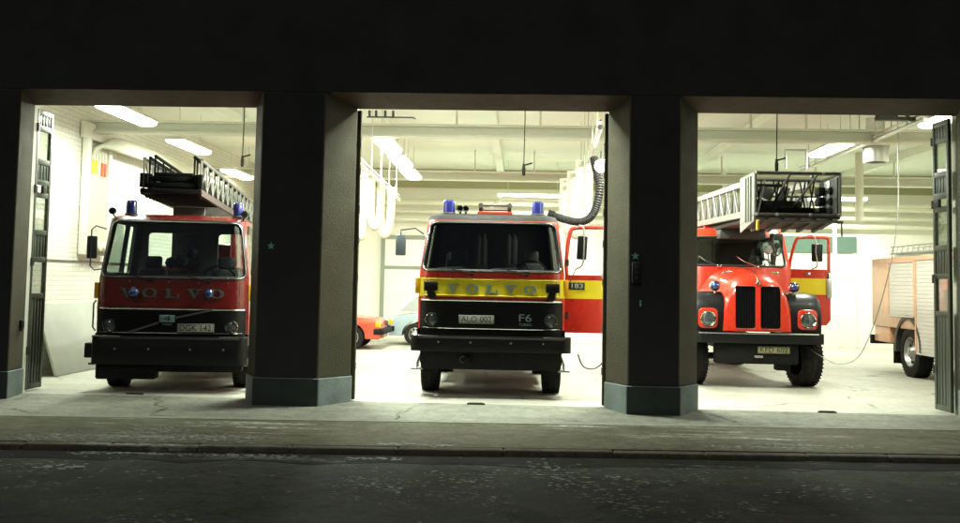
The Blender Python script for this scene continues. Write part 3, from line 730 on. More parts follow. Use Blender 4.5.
# pipe bundle on the left wall
pb = thing('pipe_bundle', 'white wall pipes with yellow and red bands bending under the ceiling', 'pipes', (-8.08, 4.15, 0))
for i in range(5):
    y = -.24+i*.13; r = .042
    zt = 4.15+.05*i
    o = MB().tube([(.08, y, 2.3), (.08, y, zt-.2), (.12, y+.0, zt-.08), (.22, y+.08, zt), (.3, y+.3, zt), (.3, 9, zt)], r, 10).build('riser_pipe', 'pipe', pb)
    if i in (0, 1): MB().tube([(.08, y, 3.62), (.08, y, 3.88)], r+.006, 10).build('yellow_band', 'sticker_yellow', o)
    if i in (3, 4): MB().tube([(.08, y, 3.60), (.08, y, 3.86)], r+.006, 10).build('red_band', 'sticker_red', o)
MB().bb(0, .16, -.38, .42, 2.18, 2.34, .02).build('manifold', 'pipe', pb)
for i in range(3): MB().lathe([(0, 0), (.07, 0), (.07, .03), (0, .03)], 'x', (.16, -.22+i*.24, 2.26), 14).build('valve', 'pipe', pb)
MB().bb(0, .1, -.62, .66, 4.25, 4.55, .01).bb(0, .12, .42, .56, 2.1, 4.25, .01).bb(0, .12, -.52, -.38, 2.1, 4.25, .01).build('duct_casing', 'wall', pb)
# conduit along left wall
pipe('wall_conduit', [(-8.085, .3, 1.98), (-8.085, 15.9, 1.98)], .014, 'thin horizontal conduit along the white brick wall', 'frame_grey', 'conduit')
# pipes near the back wall
for (z, y, r, lab) in ((4.12, 15.2, .09, 'thick pale pipe under the back wall band'), (3.86, 15.5, .05, 'thin pale pipe across the back wall, second from top'), (3.62, 15.6, .06, 'pale pipe across the back wall, lowest')):
    pipe('heating_pipe', [(-8.0, y, z), (12.5, y, z)], r, lab, group='pipes across the back wall')
pipe('heating_pipe', curve([(3.2, 12.5, 4.15), (5.2, 12.5, 4.2), (6.6, 12.6, 4.05), (8.2, 12.6, 4.0), (12.4, 12.6, 4.0)], 5), .05, 'bent pale pipe hung behind the round vent')
pipe('heating_pipe', [(-.9, 13.0, 3.7), (-.5, 13.0, 4.08), (1.2, 13.0, 4.05), (1.25, 13.0, 3.7), (1.25, 13, 2.7)], .05, 'bent pale pipe hung behind the beacons of the middle truck')
for (x, y, z0, lab) in ((9.2, 15.0, 0, 'slim white post at the back of the third bay'), (6.0, 15.0, 0, 'slim white post left of the green headed gate')):
    pipe('post', [(x, y, z0), (x, y, HC)], .06, lab, 'wall', 'post')
pipe('drop_pipe', [(8.55, 11.0, HC), (8.55, 11.0, 3.45)], .10, 'short white drop pipe hanging from the ceiling in the third bay')
pipe('pipe_loop', [(5.15, 5.2, 4.06), (5.15, 5.2, 4.42), (5.55, 5.2, 4.42), (5.55, 5.2, 4.06)], .025, 'square pipe loop hanging beside the third bay lamp', 'steel')
wv = thing('wall_vent', 'round pale vent on the back wall left of the middle truck beacon', 'vent', (-2.0, 15.98, 4.05))
MB().lathe([(0, -.03), (.07, -.03), (.08, -.045), (.10, -.05), (.17, -.04), (.19, 0)], 'y', (0, 0, 0), 28).build('cowl', 'frame_grey', wv); MB().lathe([(0, -.06), (.05, -.055), (.065, -.03)], 'y', (0, 0, 0), 20).build('hub', 'pipe', wv)
# extraction hood
vt = thing('exhaust_fan', 'round aluminium extractor fan hanging over the third bay', 'extractor fan', (6.7, 4.7, 4.13))
MB().lathe([(.19, .02), (.215, 0), (.225, .02), (.225, .40), (.21, .43), (.17, .46), (.17, .85), (0, .85)], 'z', (0, 0, 0), 32).build('casing', 'alu', vt)
MB().lathe([(0, .10), (.06, .10), (.06, .03), (0, .02)], 'z', (0, 0, 0), 16).box((0, 0, .07), (.4, .05, .01), 0, 0, ('Z', .5)).box((0, 0, .075), (.4, .05, .01), 0, 0, ('Z', 2.0)).build('rotor', 'matt_black', vt)
for q in (-1, 1): MB().tube([(q*.225, 0, .2), (q*.3, 0, .5), (q*.3, 0, 1.05)], .012, 6).build('bracket', 'steel', vt)
dm = thing('door_drive', 'dark door drive motor under the ceiling at the third bay', 'motor', (6.05, 2.0, 4.5))
MB().box((0, 0, 0), (.62, .14, .06), .01).build('rail', 'dark_steel', dm); MB().lathe([(0, -.15), (.07, -.14), (.08, 0), (.07, .14), (0, .15)], 'x', (-.12, 0, .05), 18).build('motor', 'dark_steel', dm)
MB().box((-.28, 0, .1), (.06, .08, .22), .01).build('bracket', 'dark_steel', dm); MB().box((.2, 0, .09), (.05, .08, .18), .01).build('bracket', 'dark_steel', dm)
dd = thing('door_drive', 'dark door drive linkage under the ceiling at left of the middle bay', 'linkage', (-1.95, .55, 4.18))
MB().tube([(-.38, 0, 0), (.32, 0, .0), (.36, 0, -.02)], .012, 8).build('rail', 'dark_steel', dd)
for dx in (-.34, -.24, -.1, .02): MB().box((dx, 0, .05), (.04, .05, .10), .01).build('bracket', 'dark_steel', dd)
# exhaust rails
def rail(name, a, b, label):
    t = thing(name, label, 'rail', (0, 0, 0))
    A, B = Vector(a), Vector(b)
    MB().tube([A, B], .04, 8).tube([A+Vector((0, 0, .10)), B+Vector((0, 0, .10))], .018, 6).build('track', 'alu', t)
    n = 5
    for i in range(n):
        p = A.lerp(B, (i+.5)/n); MB().tube([p, (p.x, p.y, HC)], .012, 6).box((p.x, p.y, p.z+.05), (.05, .05, .14), .006).build('hanger', 'beam', t)
    return t
rail('exhaust_rail', (-2.62, 1.2, 3.62), (-2.80, 8.5, 3.6), 'pale exhaust hose rail along the left of the middle bay')
rail('exhaust_rail', (1.16, .35, 4.04), (1.30, 7.6, 3.82), 'pale exhaust hose rail along the right of the middle bay')
rail('exhaust_rail', (6.33, 1.5, 4.42), (6.5, 9.0, 4.45), 'aluminium rail running back over the third bay')
def hose_loop(x, y, ztop, L, w, label, r=.075):
    o = MB().tube(curve([(x-w, y, ztop), (x-w, y, ztop-L*.7), (x-w*.5, y+.02, ztop-L), (x+w*.5, y+.02, ztop-L*.96), (x+w, y, ztop-L*.6), (x+w, y, ztop-.05)], 6), r, 12).build('white_hose', 'hose_white', None)
    return tag(o, label, 'hose', 'white exhaust hoses hanging from rails')
hose_loop(-2.64, 2.2, 3.6, 1.15, .05, 'white hose looped at left of middle bay, nearest the doorway', .05)
hose_loop(-2.58, 3.4, 3.55, .85, .085, 'white hose looped at left of middle bay, second from doorway', .07)
hose_loop(-2.62, 5.0, 3.6, .95, .10, 'white hose looped at left of middle bay, third from doorway', .08)
hose_loop(1.14, 3.6, 3.95, 1.15, .08, 'white hose looped beside the black hose, nearest the doorway', .075)
hose_loop(1.1, 4.8, 3.9, 1.2, .12, 'white hose looped beside the black hose, second from doorway', .09)
hose_loop(1.02, 6.2, 3.9, 1.05, .12, 'white hose looped beside the black hose, third from doorway', .09)
bh = thing('exhaust_hose', 'thick black exhaust hose curving up from the middle truck roof', 'hose')
hp = curve([(.56, 2.35, 2.86), (.78, 2.3, 2.79), (1.0, 2.3, 2.76), (1.17, 2.3, 2.84), (1.27, 2.3, 3.04), (1.31, 2.3, 3.34), (1.26, 2.35, 3.62), (1.22, 2.4, 3.86)], 14)
MB().tube(hp, [.060+.013*(i % 2) for i in range(len(hp))], 14).build('tubing', 'hose_black', bh)
MB().tube([hp[0]+Vector((-.1, .0, .03)), hp[0], hp[1]], .078, 14).build('cuff', 'matt_black', bh)
# pull cords
def cord(x, y, z0, z1, label):
    t = thing('pull_cord', label, 'cord', (x, y, 0), 0, 'pull cords hanging from the ceiling')
    MB().tube([(0, 0, z1), (.008, 0, (z0+z1)/2), (0, 0, z0)], .009, 6).build('rope', 'matt_black', t)
    MB().lathe([(0, 0), (.028, .02), (.03, .12), (.018, .2), (0, .22)], 'z', (0, 0, z0-.2), 10).tube([(0, 0, z0-.02), (.14, 0, z0+.02)], .014, 6).build('handle', 'matt_black', t)
cord(.05, 2.2, 3.7, HC, 'dark pull cord with handle hanging over the middle truck')
cord(4.02, 1.5, 3.75, HC, 'dark pull cord hanging above the rescue cage')
cord(-4.85, 2.8, 3.85, HC, 'dark pull cord hanging above the ladder truck')
cb = pipe('charging_cable', curve([(6.62, 3.4, HC), (6.55, 3.2, 3.6), (6.46, 3.05, 2.9), (6.36, 3.0, 2.3), (6.16, 3.0, 1.5), (5.95, 3.0, .9), (5.74, 3.0, .55), (5.45, 3.05, .46), (5.2, 3.2, .58), (5.0, 3.5, .75)], 8), .009, 'thin dark charging cable sagging from the ceiling to the bonneted truck', 'steel', 'cable', 6)
pipe('ground_cable', curve([(.95, 1.7, .62), (1.05, 1.75, .42), (1.25, 1.8, .40), (1.45, 1.85, .6), (1.6, 1.9, .9)], 8), .012, 'thin dark cable sagging beside the middle truck wheel', 'dark_steel', 'cable', 6)
# board leaning on the left wall
bd = MB().hull8([(-7.80, 2.35, .01), (-7.76, 2.35, .01), (-7.76, 4.3, .01), (-7.80, 4.3, .01)], [(-8.09, 2.15, 1.22), (-8.05, 2.15, 1.22), (-8.05, 4.3, 1.22), (-8.09, 4.3, 1.22)], 0, .004).build('leaning_board', 'board', None)
tag(bd, 'large grey sheet board leaning on the white brick wall', 'board')

# ================================================================== TRUCK IN THE MIDDLE BAY
M['roof_grey'] = mat('grey_cab_roof', (.014, .014, .013), .65, coat=0, spec=.25, dirt=.3)
TB = thing('fire_truck', 'red fire truck with yellow stripe and plate ALO 002 in the middle bay', 'fire truck', (-.405, .66, 0), R(1.0))
pB = dict(side0=.85, zb=1.02, zl=1.455, zs0=1.505, zs1=1.785, zw0=1.895, zw1=2.635, zr=2.79, hw=1.105, paint='red', stripe=True, dark_roof=True, door_open=True, rear=[], yb=2.0,
          hlx=.885, hlz=1.165, hlr=.088, zt0=1.565, zt1=1.695, xt=.67, bz0=.69, bz1=.925, bw=1.20)
cabB = forward_cab_truck(TB, pB)
def common_lower(root, cab, p, L, rearx, ry, deck):
    hw = p['hw']
    fp = MB().prism(rrect([(-hw+.06, p['low']), (hw-.06, p['low']), (hw-.04, p['zb']+.02), (-hw+.04, p['zb']+.02)], .05), 'xz', .10, .26, 0, .01)
    fp.box((-.35, .08, p['bz0']-.13), (.12, .06, .10), .02)
    fp.build('lower_apron', 'matt_black', root)
    MB().tube([(-.40+.05*math.cos(2*PI*i/16), .075, p['bz0']-.12+.05*math.sin(2*PI*i/16)) for i in range(16)], .012, 6, closed=True).build('tow_eye', 'dark_steel', root)
    MB().bb(-.45, -.30, .3, L, .62, .88).bb(.30, .45, .3, L, .62, .88).bb(-.3, .3, .5, 1.7, .55, .95, .03).bb(-.3, .3, 2.6, 2.75, .62, .85).bb(-.3, .3, ry-.2, ry-.1, .62, .85).build('chassis', 'matt_black', root)
    MB().bb(-.98, .98, 2.1, 3.7, .36, .80, .03).bb(-.70, .70, ry+.65, L-.1, .40, .80, .03).bb(-.62, .62, 1.55, 2.0, .34, .7, .05).build('underbody_light_blocker', 'matt_black', root)  # added boxes that block light and darken the floor underneath
    MB().tube([(-.98, 1.12, p['wr']), (.98, 1.12, p['wr'])], .055, 10).tube([(-.85, ry, p['wr']), (.85, ry, p['wr'])], .075, 10).lathe([(0, -.2), (.14, -.15), (.18, 0), (.14, .15), (0, .2)], 'y', (0, ry, p['wr']), 16).build('axle', 'matt_black', root)
    for sg in (-1, 1):
        wheel(root, sg*(hw-.15), 1.12, p['wr'], .28); wheel(root, sg*(hw-.20), ry, p['wr'], .30)
        MB().prism([(y, z) for y, z in [(1.12+.60*math.cos(t), p['wr']+.60*math.sin(t)) for t in [PI*i/12 for i in range(13)]]+[(1.12+.56*math.cos(t), p['wr']+.56*math.sin(t)) for t in [PI*(12-i)/12 for i in range(13)]]], 'yz', sg*(hw-.32), sg*(hw-.01)).build('mudguard', 'matt_black', root)
        st = MB().tube([(sg*(hw-.06), .32, p['bz0']), (sg*(hw+.01), .30, .50), (sg*(hw+.01), .30, .41)], .014, 6).tube([(sg*(hw-.06), .55, p['bz0']), (sg*(hw+.01), .55, .50), (sg*(hw+.01), .55, .41)], .014, 6).bb(sg*(hw-.08), sg*(hw+.10), .26, .58, .39, .42, .006)
        st.build('step', 'steel', root)
        MB().bb(sg*(hw-.015), sg*(hw+.055), .20, .36, p['indz']-.12, p['indz']+.12, .012).build('indicator', 'amber', root)
        MB().bb(sg*(hw-.01), sg*(hw+.012), .20, 1.45, p['zb']-.32, p['zb'], .01).build('side_skirt', 'matt_black', root)
pB.update(low=.42, wr=.475, indz=1.66)
common_lower(TB, cabB, pB, 6.1, 0, 4.5, True)
for sg in (-1, 1): beacon(TB, sg*.69, .55, 2.765)
for xx in (-.515, -.43): MB().lathe([(0, 0), (.012, 0), (.016, -.14), (.045, -.28), (.052, -.30), (.045, -.30), (0, -.2)], 'y', (xx, .78, 2.86), 18).bb(xx-.015, xx+.015, .56, .60, 2.78, 2.84).build('horn', 'dark_steel', TB)
rk = MB().bb(-.25, .30, .62, 1.1, 2.792, 2.835, .012).build('roof_hatch', 'red', TB)
mb = MB()
for x in (-.20, .25): mb.bb(x-.03, x+.03, .66, .76, 2.835, 2.96, .01).lathe([(0, -.03), (.04, -.03), (.04, .03), (0, .03)], 'y', (x, .66, 2.93), 12)
mb.tube([(-.2, .70, 2.94), (.25, .70, 2.94)], .022, 8).tube([(-.2, .70, 2.87), (.25, .70, 2.87)], .022, 8).build('deck_monitor', 'dark_steel', rk)
mir = mirror(TB, -1.40, .24, 2.27, .16, .32, [(-1.06, .30, 2.45), (-1.18, .22, 2.53), (-1.40, .22, 2.50), (-1.40, .22, 2.42)], 'mirror_lit')
for sg in (-1, 1):
    a = MB().box((sg*.91, cabB.y(.9, 1.65)-.07, 1.655), (.205, .09, .14), .02).bb(sg*.91-.05, sg*.91+.05, cabB.y(.9, 1.65)-.07, cabB.y(.9, 1.65)+.0, 1.50, 1.59, .01).lathe([(0, -.01), (.055, -.01), (.06, .02), (.06, .06)], 'y', (sg*.89, cabB.y(.9, 1.65)-.11, 1.52), 16)
    a.build('auxiliary_lamp', 'black', TB)
    hw = 1.05
fr = MB()
for z in (1.525, 1.765): cabB.line(fr, -1.03, 1.03, z, .008, .006)
for x in (-1.03, 1.03): fr.tube([(x, cabB.y(x, 1.525)-.006, 1.525), (x, cabB.y(x, 1.765)-.006, 1.765)], .008, 6)
fr.build('stripe_pressing', 'yellow', TB)
number_plate(TB, -.22, cabB.y(.2, 1.17)-.045, 1.17, .53, .125, 'ALO 002')
bdg = link('model_badge', text_mesh('F6', .155, 'letter', .004, .185, (.51, cabB.y(.5, 1.19)-.042, 1.20)), TB)
link('badge_text', text_mesh('TURBO', .055, 'letter', .003, .19, (.51, cabB.y(.5, 1.1)-.042, 1.105)), bdg)
# cabin inside
seat(TB, -.55, .95, 1.25); seat(TB, .60, .95, 1.25); steering_wheel(TB, .60, .66, 1.88)
MB().bb(-1.0, 1.0, .30, .58, 1.45, 1.86, .06).build('dashboard', 'cabin', TB)
for x in (-.20, .30):
    b = MB()
    for dx in (-.045, .045): b.lathe([(0, 0), (.035, .02), (.038, .46), (.02, .5), (0, .52)], 'z', (x+dx, 1.55, 2.02), 12)
    b.box((x, 1.6, 2.2), (.2, .05, .5), .02).build('breathing_set', 'grey_gear', TB)
MB().tube([(-.72, .5, 1.86), (-.70, .48, 2.15), (-.66, .46, 2.17)], .012, 6).box((-.66, .46, 2.12), (.04, .04, .12), .01).build('radio_handset', 'grey_gear', TB)
# open door: outer face towards the street
DO = bpy.data.objects.new('door', None)
def truck_door(root, hinge, ang, w, z0, z1, zw, paint, stripe, cutc, winpts):
    """leaf in local x (away from the hinge); returns the panel mesh object"""
    lay = [(z0, stripe[0], 0), (stripe[0], stripe[1], 1), (stripe[1], zw, 0)]
    mb = MB()
    for a, b, m in lay:
        if a == z0: mb.prism([(0, a), (w*cutc[0], a), (w, a+cutc[1]), (w, b), (0, b)], 'xz', -.03, .03, m)
        else: mb.prism([(0, a), (w, a), (w, b), (0, b)], 'xz', -.03, .03, m)
    d = mb.build('door', [paint, 'yellow'], root, hinge, ang, smooth=0)
    fr = MB().tube(curve([(x, 0, z) for x, z in winpts], 6), .03, 8); fr.build('window_frame', paint, d)
    MB().prism([(x, z) for x, z in winpts]+[(winpts[-1][0], zw), (winpts[0][0], zw)], 'xz', -.003, .003).build('window', 'glass_clear', d)
    return d
dB = truck_door(TB, (1.115, .42, 0), R(-3), 1.02, .985, 2.6, 1.865, 'red', (1.505, 1.785), (.60, .35), [(.03, 1.865), (.02, 2.1), (.07, 2.5), (.16, 2.585), (.5, 2.6), (.9, 2.6), (.98, 2.55), (.99, 2.2), (.99, 1.865)])
np_ = MB().box((.17, -.036, 1.695), (.27, .012, .11), .004).build('number_label', 'plate_black', dB)
link('label_characters', text_mesh('183', .10, 'plate', .003, .17, (.19, -.043, 1.695)), np_)
MB().lathe([(0, -.012), (.055, -.01), (.065, 0), (.065, .01)], 'y', (.62, -.035, 1.865), 20).build('door_badge', 'white_paint', dB)
MB().bb(.0, .06, -.045, -.025, 1.2, 1.3).bb(.0, .06, -.045, -.025, 2.0, 2.1).build('hinge', 'dark_steel', dB)
m2 = MB().box((.255, -.12, 2.28), (.15, .06, .36), .02, 0, ('Y', R(3)), 3).build('mirror', 'black', dB)
MB().tube(curve([(.17, -.04, 2.58), (.22, -.1, 2.62), (.28, -.14, 2.55), (.28, -.15, 2.2), (.26, -.12, 2.02), (.16, -.05, 1.95)], 6), .012, 8).build('mirror_arm', 'steel', m2)
MB().tube([(.16, -.05, 1.94), (.02, -.05, 1.62)], .008, 6).build('door_stay', 'dark_steel', dB)
# body behind the cab
by = MB().bb(-1.12, 1.12, 2.08, 6.1, .80, 1.505, .02).bb(-1.12, 1.12, 2.08, 6.1, 1.505, 1.785, .0, 1).bb(-1.12, 1.12, 2.08, 6.1, 1.785, 2.60, .02)
bo = by.build('body', ['red', 'yellow'], TB)
MB().bb(-1.05, 1.05, 2.15, 6.03, 2.602, 2.615, .004).build('roof_bounce_plate', 'shutter', bo)  # unseen pale cover added to keep red bounce off the ceiling
for sg in (-1, 1):
    for a, b in ((2.2, 3.4), (3.5, 4.9), (5.0, 6.0)):
        s = MB().bb(sg*1.118, sg*1.14, a, b, 1.0 if not 3.5 <= a < 5 else 1.25, 2.45, .008)
        for i in range(16): s.bb(sg*1.135, sg*1.146, a+.03, b-.03, 1.30+i*.07, 1.33+i*.07)
        s.build('roller_shutter', 'shutter', bo)
ra = MB()
for sg in (-1, 1): ra.tube([(sg*1.0, 2.2, 2.68), (sg*1.0, 6.0, 2.68)], .02, 8)
for y in (2.4, 3.6, 4.8, 5.9): ra.tube([(-1.0, y, 2.62), (-1.0, y, 2.68), (1.0, y, 2.68), (1.0, y, 2.62)], .015, 6)
ra.build('roof_rail', 'alu', bo)

# ================================================================== TURNTABLE LADDER TRUCK IN THE LEFT BAY
TA = thing('ladder_truck', 'dark red turntable ladder truck with plate DGK 142 in the left bay', 'fire truck', (-5.14, .36, 0), R(8.5))
pA = dict(zb=.87, zl=1.245, zs0=1.30, zs1=1.62, zw0=1.71, zw1=2.55, zr=2.675, hw=1.105, paint='dark_red', stripe=False, door_open=False, rear=[(-.78, .06), (.36, .98)], yb=1.95,
          hlx=.88, hlz=.985, hlr=.085, zt0=1.405, zt1=1.545, xt=.75, bz0=.42, bz1=.84, bw=1.13)
cabA = forward_cab_truck(TA, pA)
pA.update(low=.31, wr=.44, indz=1.50)
common_lower(TA, cabA, pA, 7.6, 0, 5.3, True)
MB().bb(-1.06, -.2, .06, .34, .20, .43, .03).build('jack_casing', 'matt_black', TA)
for sg in (-1, 1): MB().bb(sg*1.12, sg*1.26, .18, .42, .50, .72, .015).bb(sg*1.1, sg*1.2, .2, .4, .40, .425, .005).build('bumper_end', 'black', TA)
for sg in (-1, 1):
    beacon(TA, .06+sg*.80, .50, 2.64, .085, .24)
    MB().lathe([(0, -.05), (.05, -.04), (.055, 0), (.04, .06), (0, .07)], 'y', (sg*.98, .36, 2.70), 16).tube([(sg*.98, .38, 2.66), (sg*.93, .42, 2.58)], .012, 6).build('marker_lamp', 'matt_black', TA)
    o = MB().lathe([(.075, .05), (.085, -.03), (.075, -.05), (.07, -.04)], 'y', (sg*.54, cabA.y(.5, 1.47)-.05, 1.475), 22).build('front_flasher', 'chrome', TA)
    MB().lathe([(0, -.085), (.035, -.078), (.06, -.06), (.072, -.03)], 'y', (sg*.54, cabA.y(.5, 1.47)-.05, 1.475), 22).build('flasher_glass', 'blue_dark', o)
    MB().tube([(sg*1.135, .25, 1.35), (sg*1.16, .22, 1.3), (sg*1.16, .22, .95), (sg*1.13, .25, .9)], .012, 6).build('grab_handle', 'dark_steel', TA)
mirror(TA, -1.22, .22, 2.14, .15, .34, [(-1.04, .30, 2.42), (-1.17, .2, 2.46), (-1.23, .2, 2.40), (-1.23, .2, 1.86), (-1.17, .2, 1.80), (-1.08, .28, 1.82)], 'dark_steel')
number_plate(TA, .365, cabA.y(.3, .965)-.045, .965, .53, .13, 'DGK 142')
bp = MB().box((-.05, cabA.y(0, 1.08)-.045, 1.10), (.225, .016, .105), .006).build('model_badge', 'letter', TA)
link('badge_numeral', text_mesh('4', .12, 'plate_black', .003, .11, (-.05, cabA.y(0, 1.08)-.0545, 1.10)), bp)
link('badge_text', text_mesh('TURBO', .045, 'letter', .003, .15, (-.05, cabA.y(0, 1.08)-.04, 1.015)), bp)
db = MB()
for (xa, za, xb, zb_) in ((-.62, .885, -.17, 1.04), (.07, 1.115, .60, 1.235)):
    db.hull8([(xa, cabA.y(xa, za)-.05, za-.014), (xb, cabA.y(xb, zb_)-.05, zb_-.014), (xb, cabA.y(xb, zb_)-.05, zb_+.014), (xa, cabA.y(xa, za)-.05, za+.014)],
             [(xa, cabA.y(xa, za)-.03, za-.014), (xb, cabA.y(xb, zb_)-.03, zb_-.014), (xb, cabA.y(xb, zb_)-.03, zb_+.014), (xa, cabA.y(xa, za)-.03, za+.014)])
db.build('diagonal_bar', 'chrome', TA, smooth=0)
seat(TA, -.55, .95, 1.05); seat(TA, .60, .95, 1.05); steering_wheel(TA, .60, .62, 1.70)
MB().bb(-1.0, 1.0, .30, .58, 1.25, 1.66, .06).build('dashboard', 'cabin', TA)
g = MB()
for x, y, z, r in ((-.18, 1.6, 2.0, .12), (-.02, 1.65, 2.12, .09), (-.34, 1.6, 1.95, .10)): g.lathe([(0, -r), (r*.7, -r*.7), (r, 0), (r*.7, r*.7), (0, r)], 'z', (x, y, z), 14)
g.build('helmets', 'seat', TA)
# deck and turntable
dk = MB().bb(-1.12, 1.12, 2.1, 7.6, .80, 1.35, .02).bb(-1.1, 1.1, 2.05, 2.7, 1.35, 1.9, .02).build('body', 'dark_red', TA)
MB().bb(-1.08, 1.08, 2.75, 7.55, 1.352, 1.362, .004).build('deck_bounce_plate', 'alu', dk)  # pale cover added over the red deck to cut its bounce light
for sg in (-1, 1):
    for a, b in ((2.2, 3.5), (3.6, 4.6), (6.1, 7.4)): MB().bb(sg*1.118, sg*1.135, a, b, .88, 1.30, .008).build('locker_door', 'shutter', dk)
tt = MB().lathe([(0, 0), (.75, 0), (.75, .12), (.62, .16), (.62, .3), (0, .3)], 'z', (-.1, 5.2, 1.35), 28).bb(-.55, -.4, 4.4, 5.9, 1.65, 2.9, .03).bb(.2, .35, 4.4, 5.9, 1.65, 2.9, .03).bb(-.75, .55, 5.4, 6.2, 1.65, 2.4, .04).build('turntable', 'dark_red', TA)
MB().bb(-.42, .1, 2.0, 2.1, 1.9, 2.9, .01).build('ladder_rest', 'dark_steel', TA)
def ladder_section(parent, name, y0, y1, hw, z, zr, mrail, mr2, dz=0.0, lattice=True, side_m=None):
    """ladder lying along y: bottom chords, rungs, posts, top rails; dz = drop over the length"""
    f = lambda y: dz*(y-y0)/(y1-y0)
    lad = MB()
    for sg in (-1, 1): lad.hull8([(sg*hw-.03, y0, z), (sg*hw+.03, y0, z), (sg*hw+.03, y0, z+.10), (sg*hw-.03, y0, z+.10)], [(sg*hw-.03, y1, z+dz), (sg*hw+.03, y1, z+dz), (sg*hw+.03, y1, z+.10+dz), (sg*hw-.03, y1, z+.10+dz)])
    o = lad.build(name, mrail, parent, smooth=0)
    rg = MB(); n = int((y1-y0)/.3)
    for i in range(n+1): y = y0+.03+(y1-y0-.06)*i/n; rg.tube([(-hw, y, z+.05+f(y)), (hw, y, z+.05+f(y))], .018, 6)
    rg.build('rungs', mr2, o)
    tr = MB()
    for sg in (-1, 1):
        tr.tube([(sg*hw, y0+.05, zr), (sg*hw, y1, zr+dz)], .028, 8)
        k = int((y1-y0)/.55)
        for i in range(k+1):
            y = y0+.05+(y1-y0-.05)*i/k; tr.tube([(sg*hw, y, z+.1+f(y)), (sg*hw, y, zr+f(y))], .016, 6)
            if lattice and i < k:
                y2 = y0+.05+(y1-y0-.05)*(i+1)/k; tr.tube([(sg*hw, y, z+.1+f(y)), (sg*hw, y2, zr+f(y2))], .013, 6); tr.tube([(sg*hw, y, zr+f(y)), (sg*hw, y2, z+.1+f(y2))], .013, 6)
    tr.build('handrail', side_m or mr2, o)
    return o
LA = bpy.data.objects.new('ladder_frame', None)
xl = -.17
def shifted_ladder(*a, dx=0, **k):
    o = ladder_section(*a, **k); o.location.x += dx; return o
shifted_ladder(TA, 'ladder', .55, 7.4, .43, 2.98, 3.54, 'ladder_brown', 'ladder_grey', dz=-.12, dx=xl, side_m='ladder_grey')
shifted_ladder(TA, 'ladder', .62, 7.0, .36, 3.09, 3.56, 'matt_black', 'matt_black', dz=-.12, dx=xl, lattice=False)
shifted_ladder(TA, 'ladder', .72, 6.6, .30, 3.19, 3.60, 'matt_black', 'matt_black', dz=-.12, dx=xl, lattice=False)
e = MB()
for (z, hw2, y) in ((3.0, .46, .54), (3.10, .40, .58), (3.20, .34, .64), (3.27, .30, .7)): e.bb(xl-hw2, xl+hw2, y-.04, y+.05, z, z+.07, .01)
for sg in (-1, 1):
    for k in range(3): e.box((xl+sg*(.44-.05*k), .55+.05*k, 3.2), (.06, .10, .22), .01)
e.bb(xl-.42, xl+.42, .6, 2.6, 2.965, 2.985)
for i in range(8): e.bb(xl-.42, xl+.42, .7+i*.25, .74+i*.25, 2.94, 2.965)
e.build('ladder_head', 'matt_black', TA)

# ================================================================== BONNETED LADDER TRUCK IN THE RIGHT BAY
TC = thing('bonneted_fire_truck', 'old bright red bonneted fire truck with twin grilles and rescue cage ladder', 'fire truck', (4.11, 3.0, 0), R(1.0))
def arch(hw, z0, zt, sh, n=9, pw=2.6):
    """half-superellipse section: list of (x, z) from left foot over the top to right foot"""
    out = []
    for i in range(2*n+1):
        t = PI*(1-i/(2*n)); c, s_ = math.cos(t), math.sin(t)
        out.append((hw*math.copysign(abs(c)**(2/pw), c), z0+(zt-z0)*abs(s_)**(2/pw)))
    return out
rings = []
for (y, hw, z0, zt) in ((.06, .50, .98, 1.76), (.07, .56, .98, 1.80), (.12, .595, .97, 1.865), (.25, .62, .97, 1.935), (.5, .65, .97, 2.0), (.85, .70, .98, 2.05), (1.15, .76, 1.0, 2.085), (1.36, .82, 1.0, 2.10)):
    rings.append([(x, y, z) for x, z in arch(hw, z0, zt, 0)])
hood = MB().loft(rings, 0).mesh(['orange_red', 'matt_black'], 0)
gx = [(-.385, -.045), (.045, .385)]
ho = link('hood', boolean(hood, [MB().prism(rrect([(a, 1.03), (b, 1.03), (b, 1.75), (a, 1.75)], .05), 'xz', -.2, .22, m=1).mesh(['orange_red', 'matt_black'], 0) for a, b in gx]), TC)
for a, b in gx:
    gr = MB(); n = 11
    for i in range(n): xx = a+.02+(b-a-.04)*i/(n-1); gr.bb(xx-.006, xx+.006, .085, .13, 1.03, 1.75)
    for z in (1.02, 1.755):
        for i in range(9): gr.lathe([(0, -.01), (.008, -.008), (.009, .01)], 'y', (a+.02+(b-a-.04)*i/8, .05, z), 8, m=1)
    gr.build('grille', ['black', 'chrome'], TC, smooth=0)
MB().tube([(0, .05, 1.83), (0, .13, 1.90), (0, .35, 2.0), (0, .8, 2.07), (0, 1.3, 2.105)], .009, 6).lathe([(0, -.035), (.03, -.025), (.036, 0), (.02, .03)], 'y', (0, .06, 1.80), 14).tube([(0, .04, 1.82), (0, .09, 1.9)], .014, 6).build('hood_ornament', 'chrome', TC)
for sg in (-1, 1): MB().tube([(sg*.35, .45, 2.0), (sg*.42, .52, 2.0), (sg*.5, .6, 1.97)], .012, 6).box((sg*.44, .55, 2.005), (.10, .03, .025), .008).build('hood_catch', 'chrome', TC)
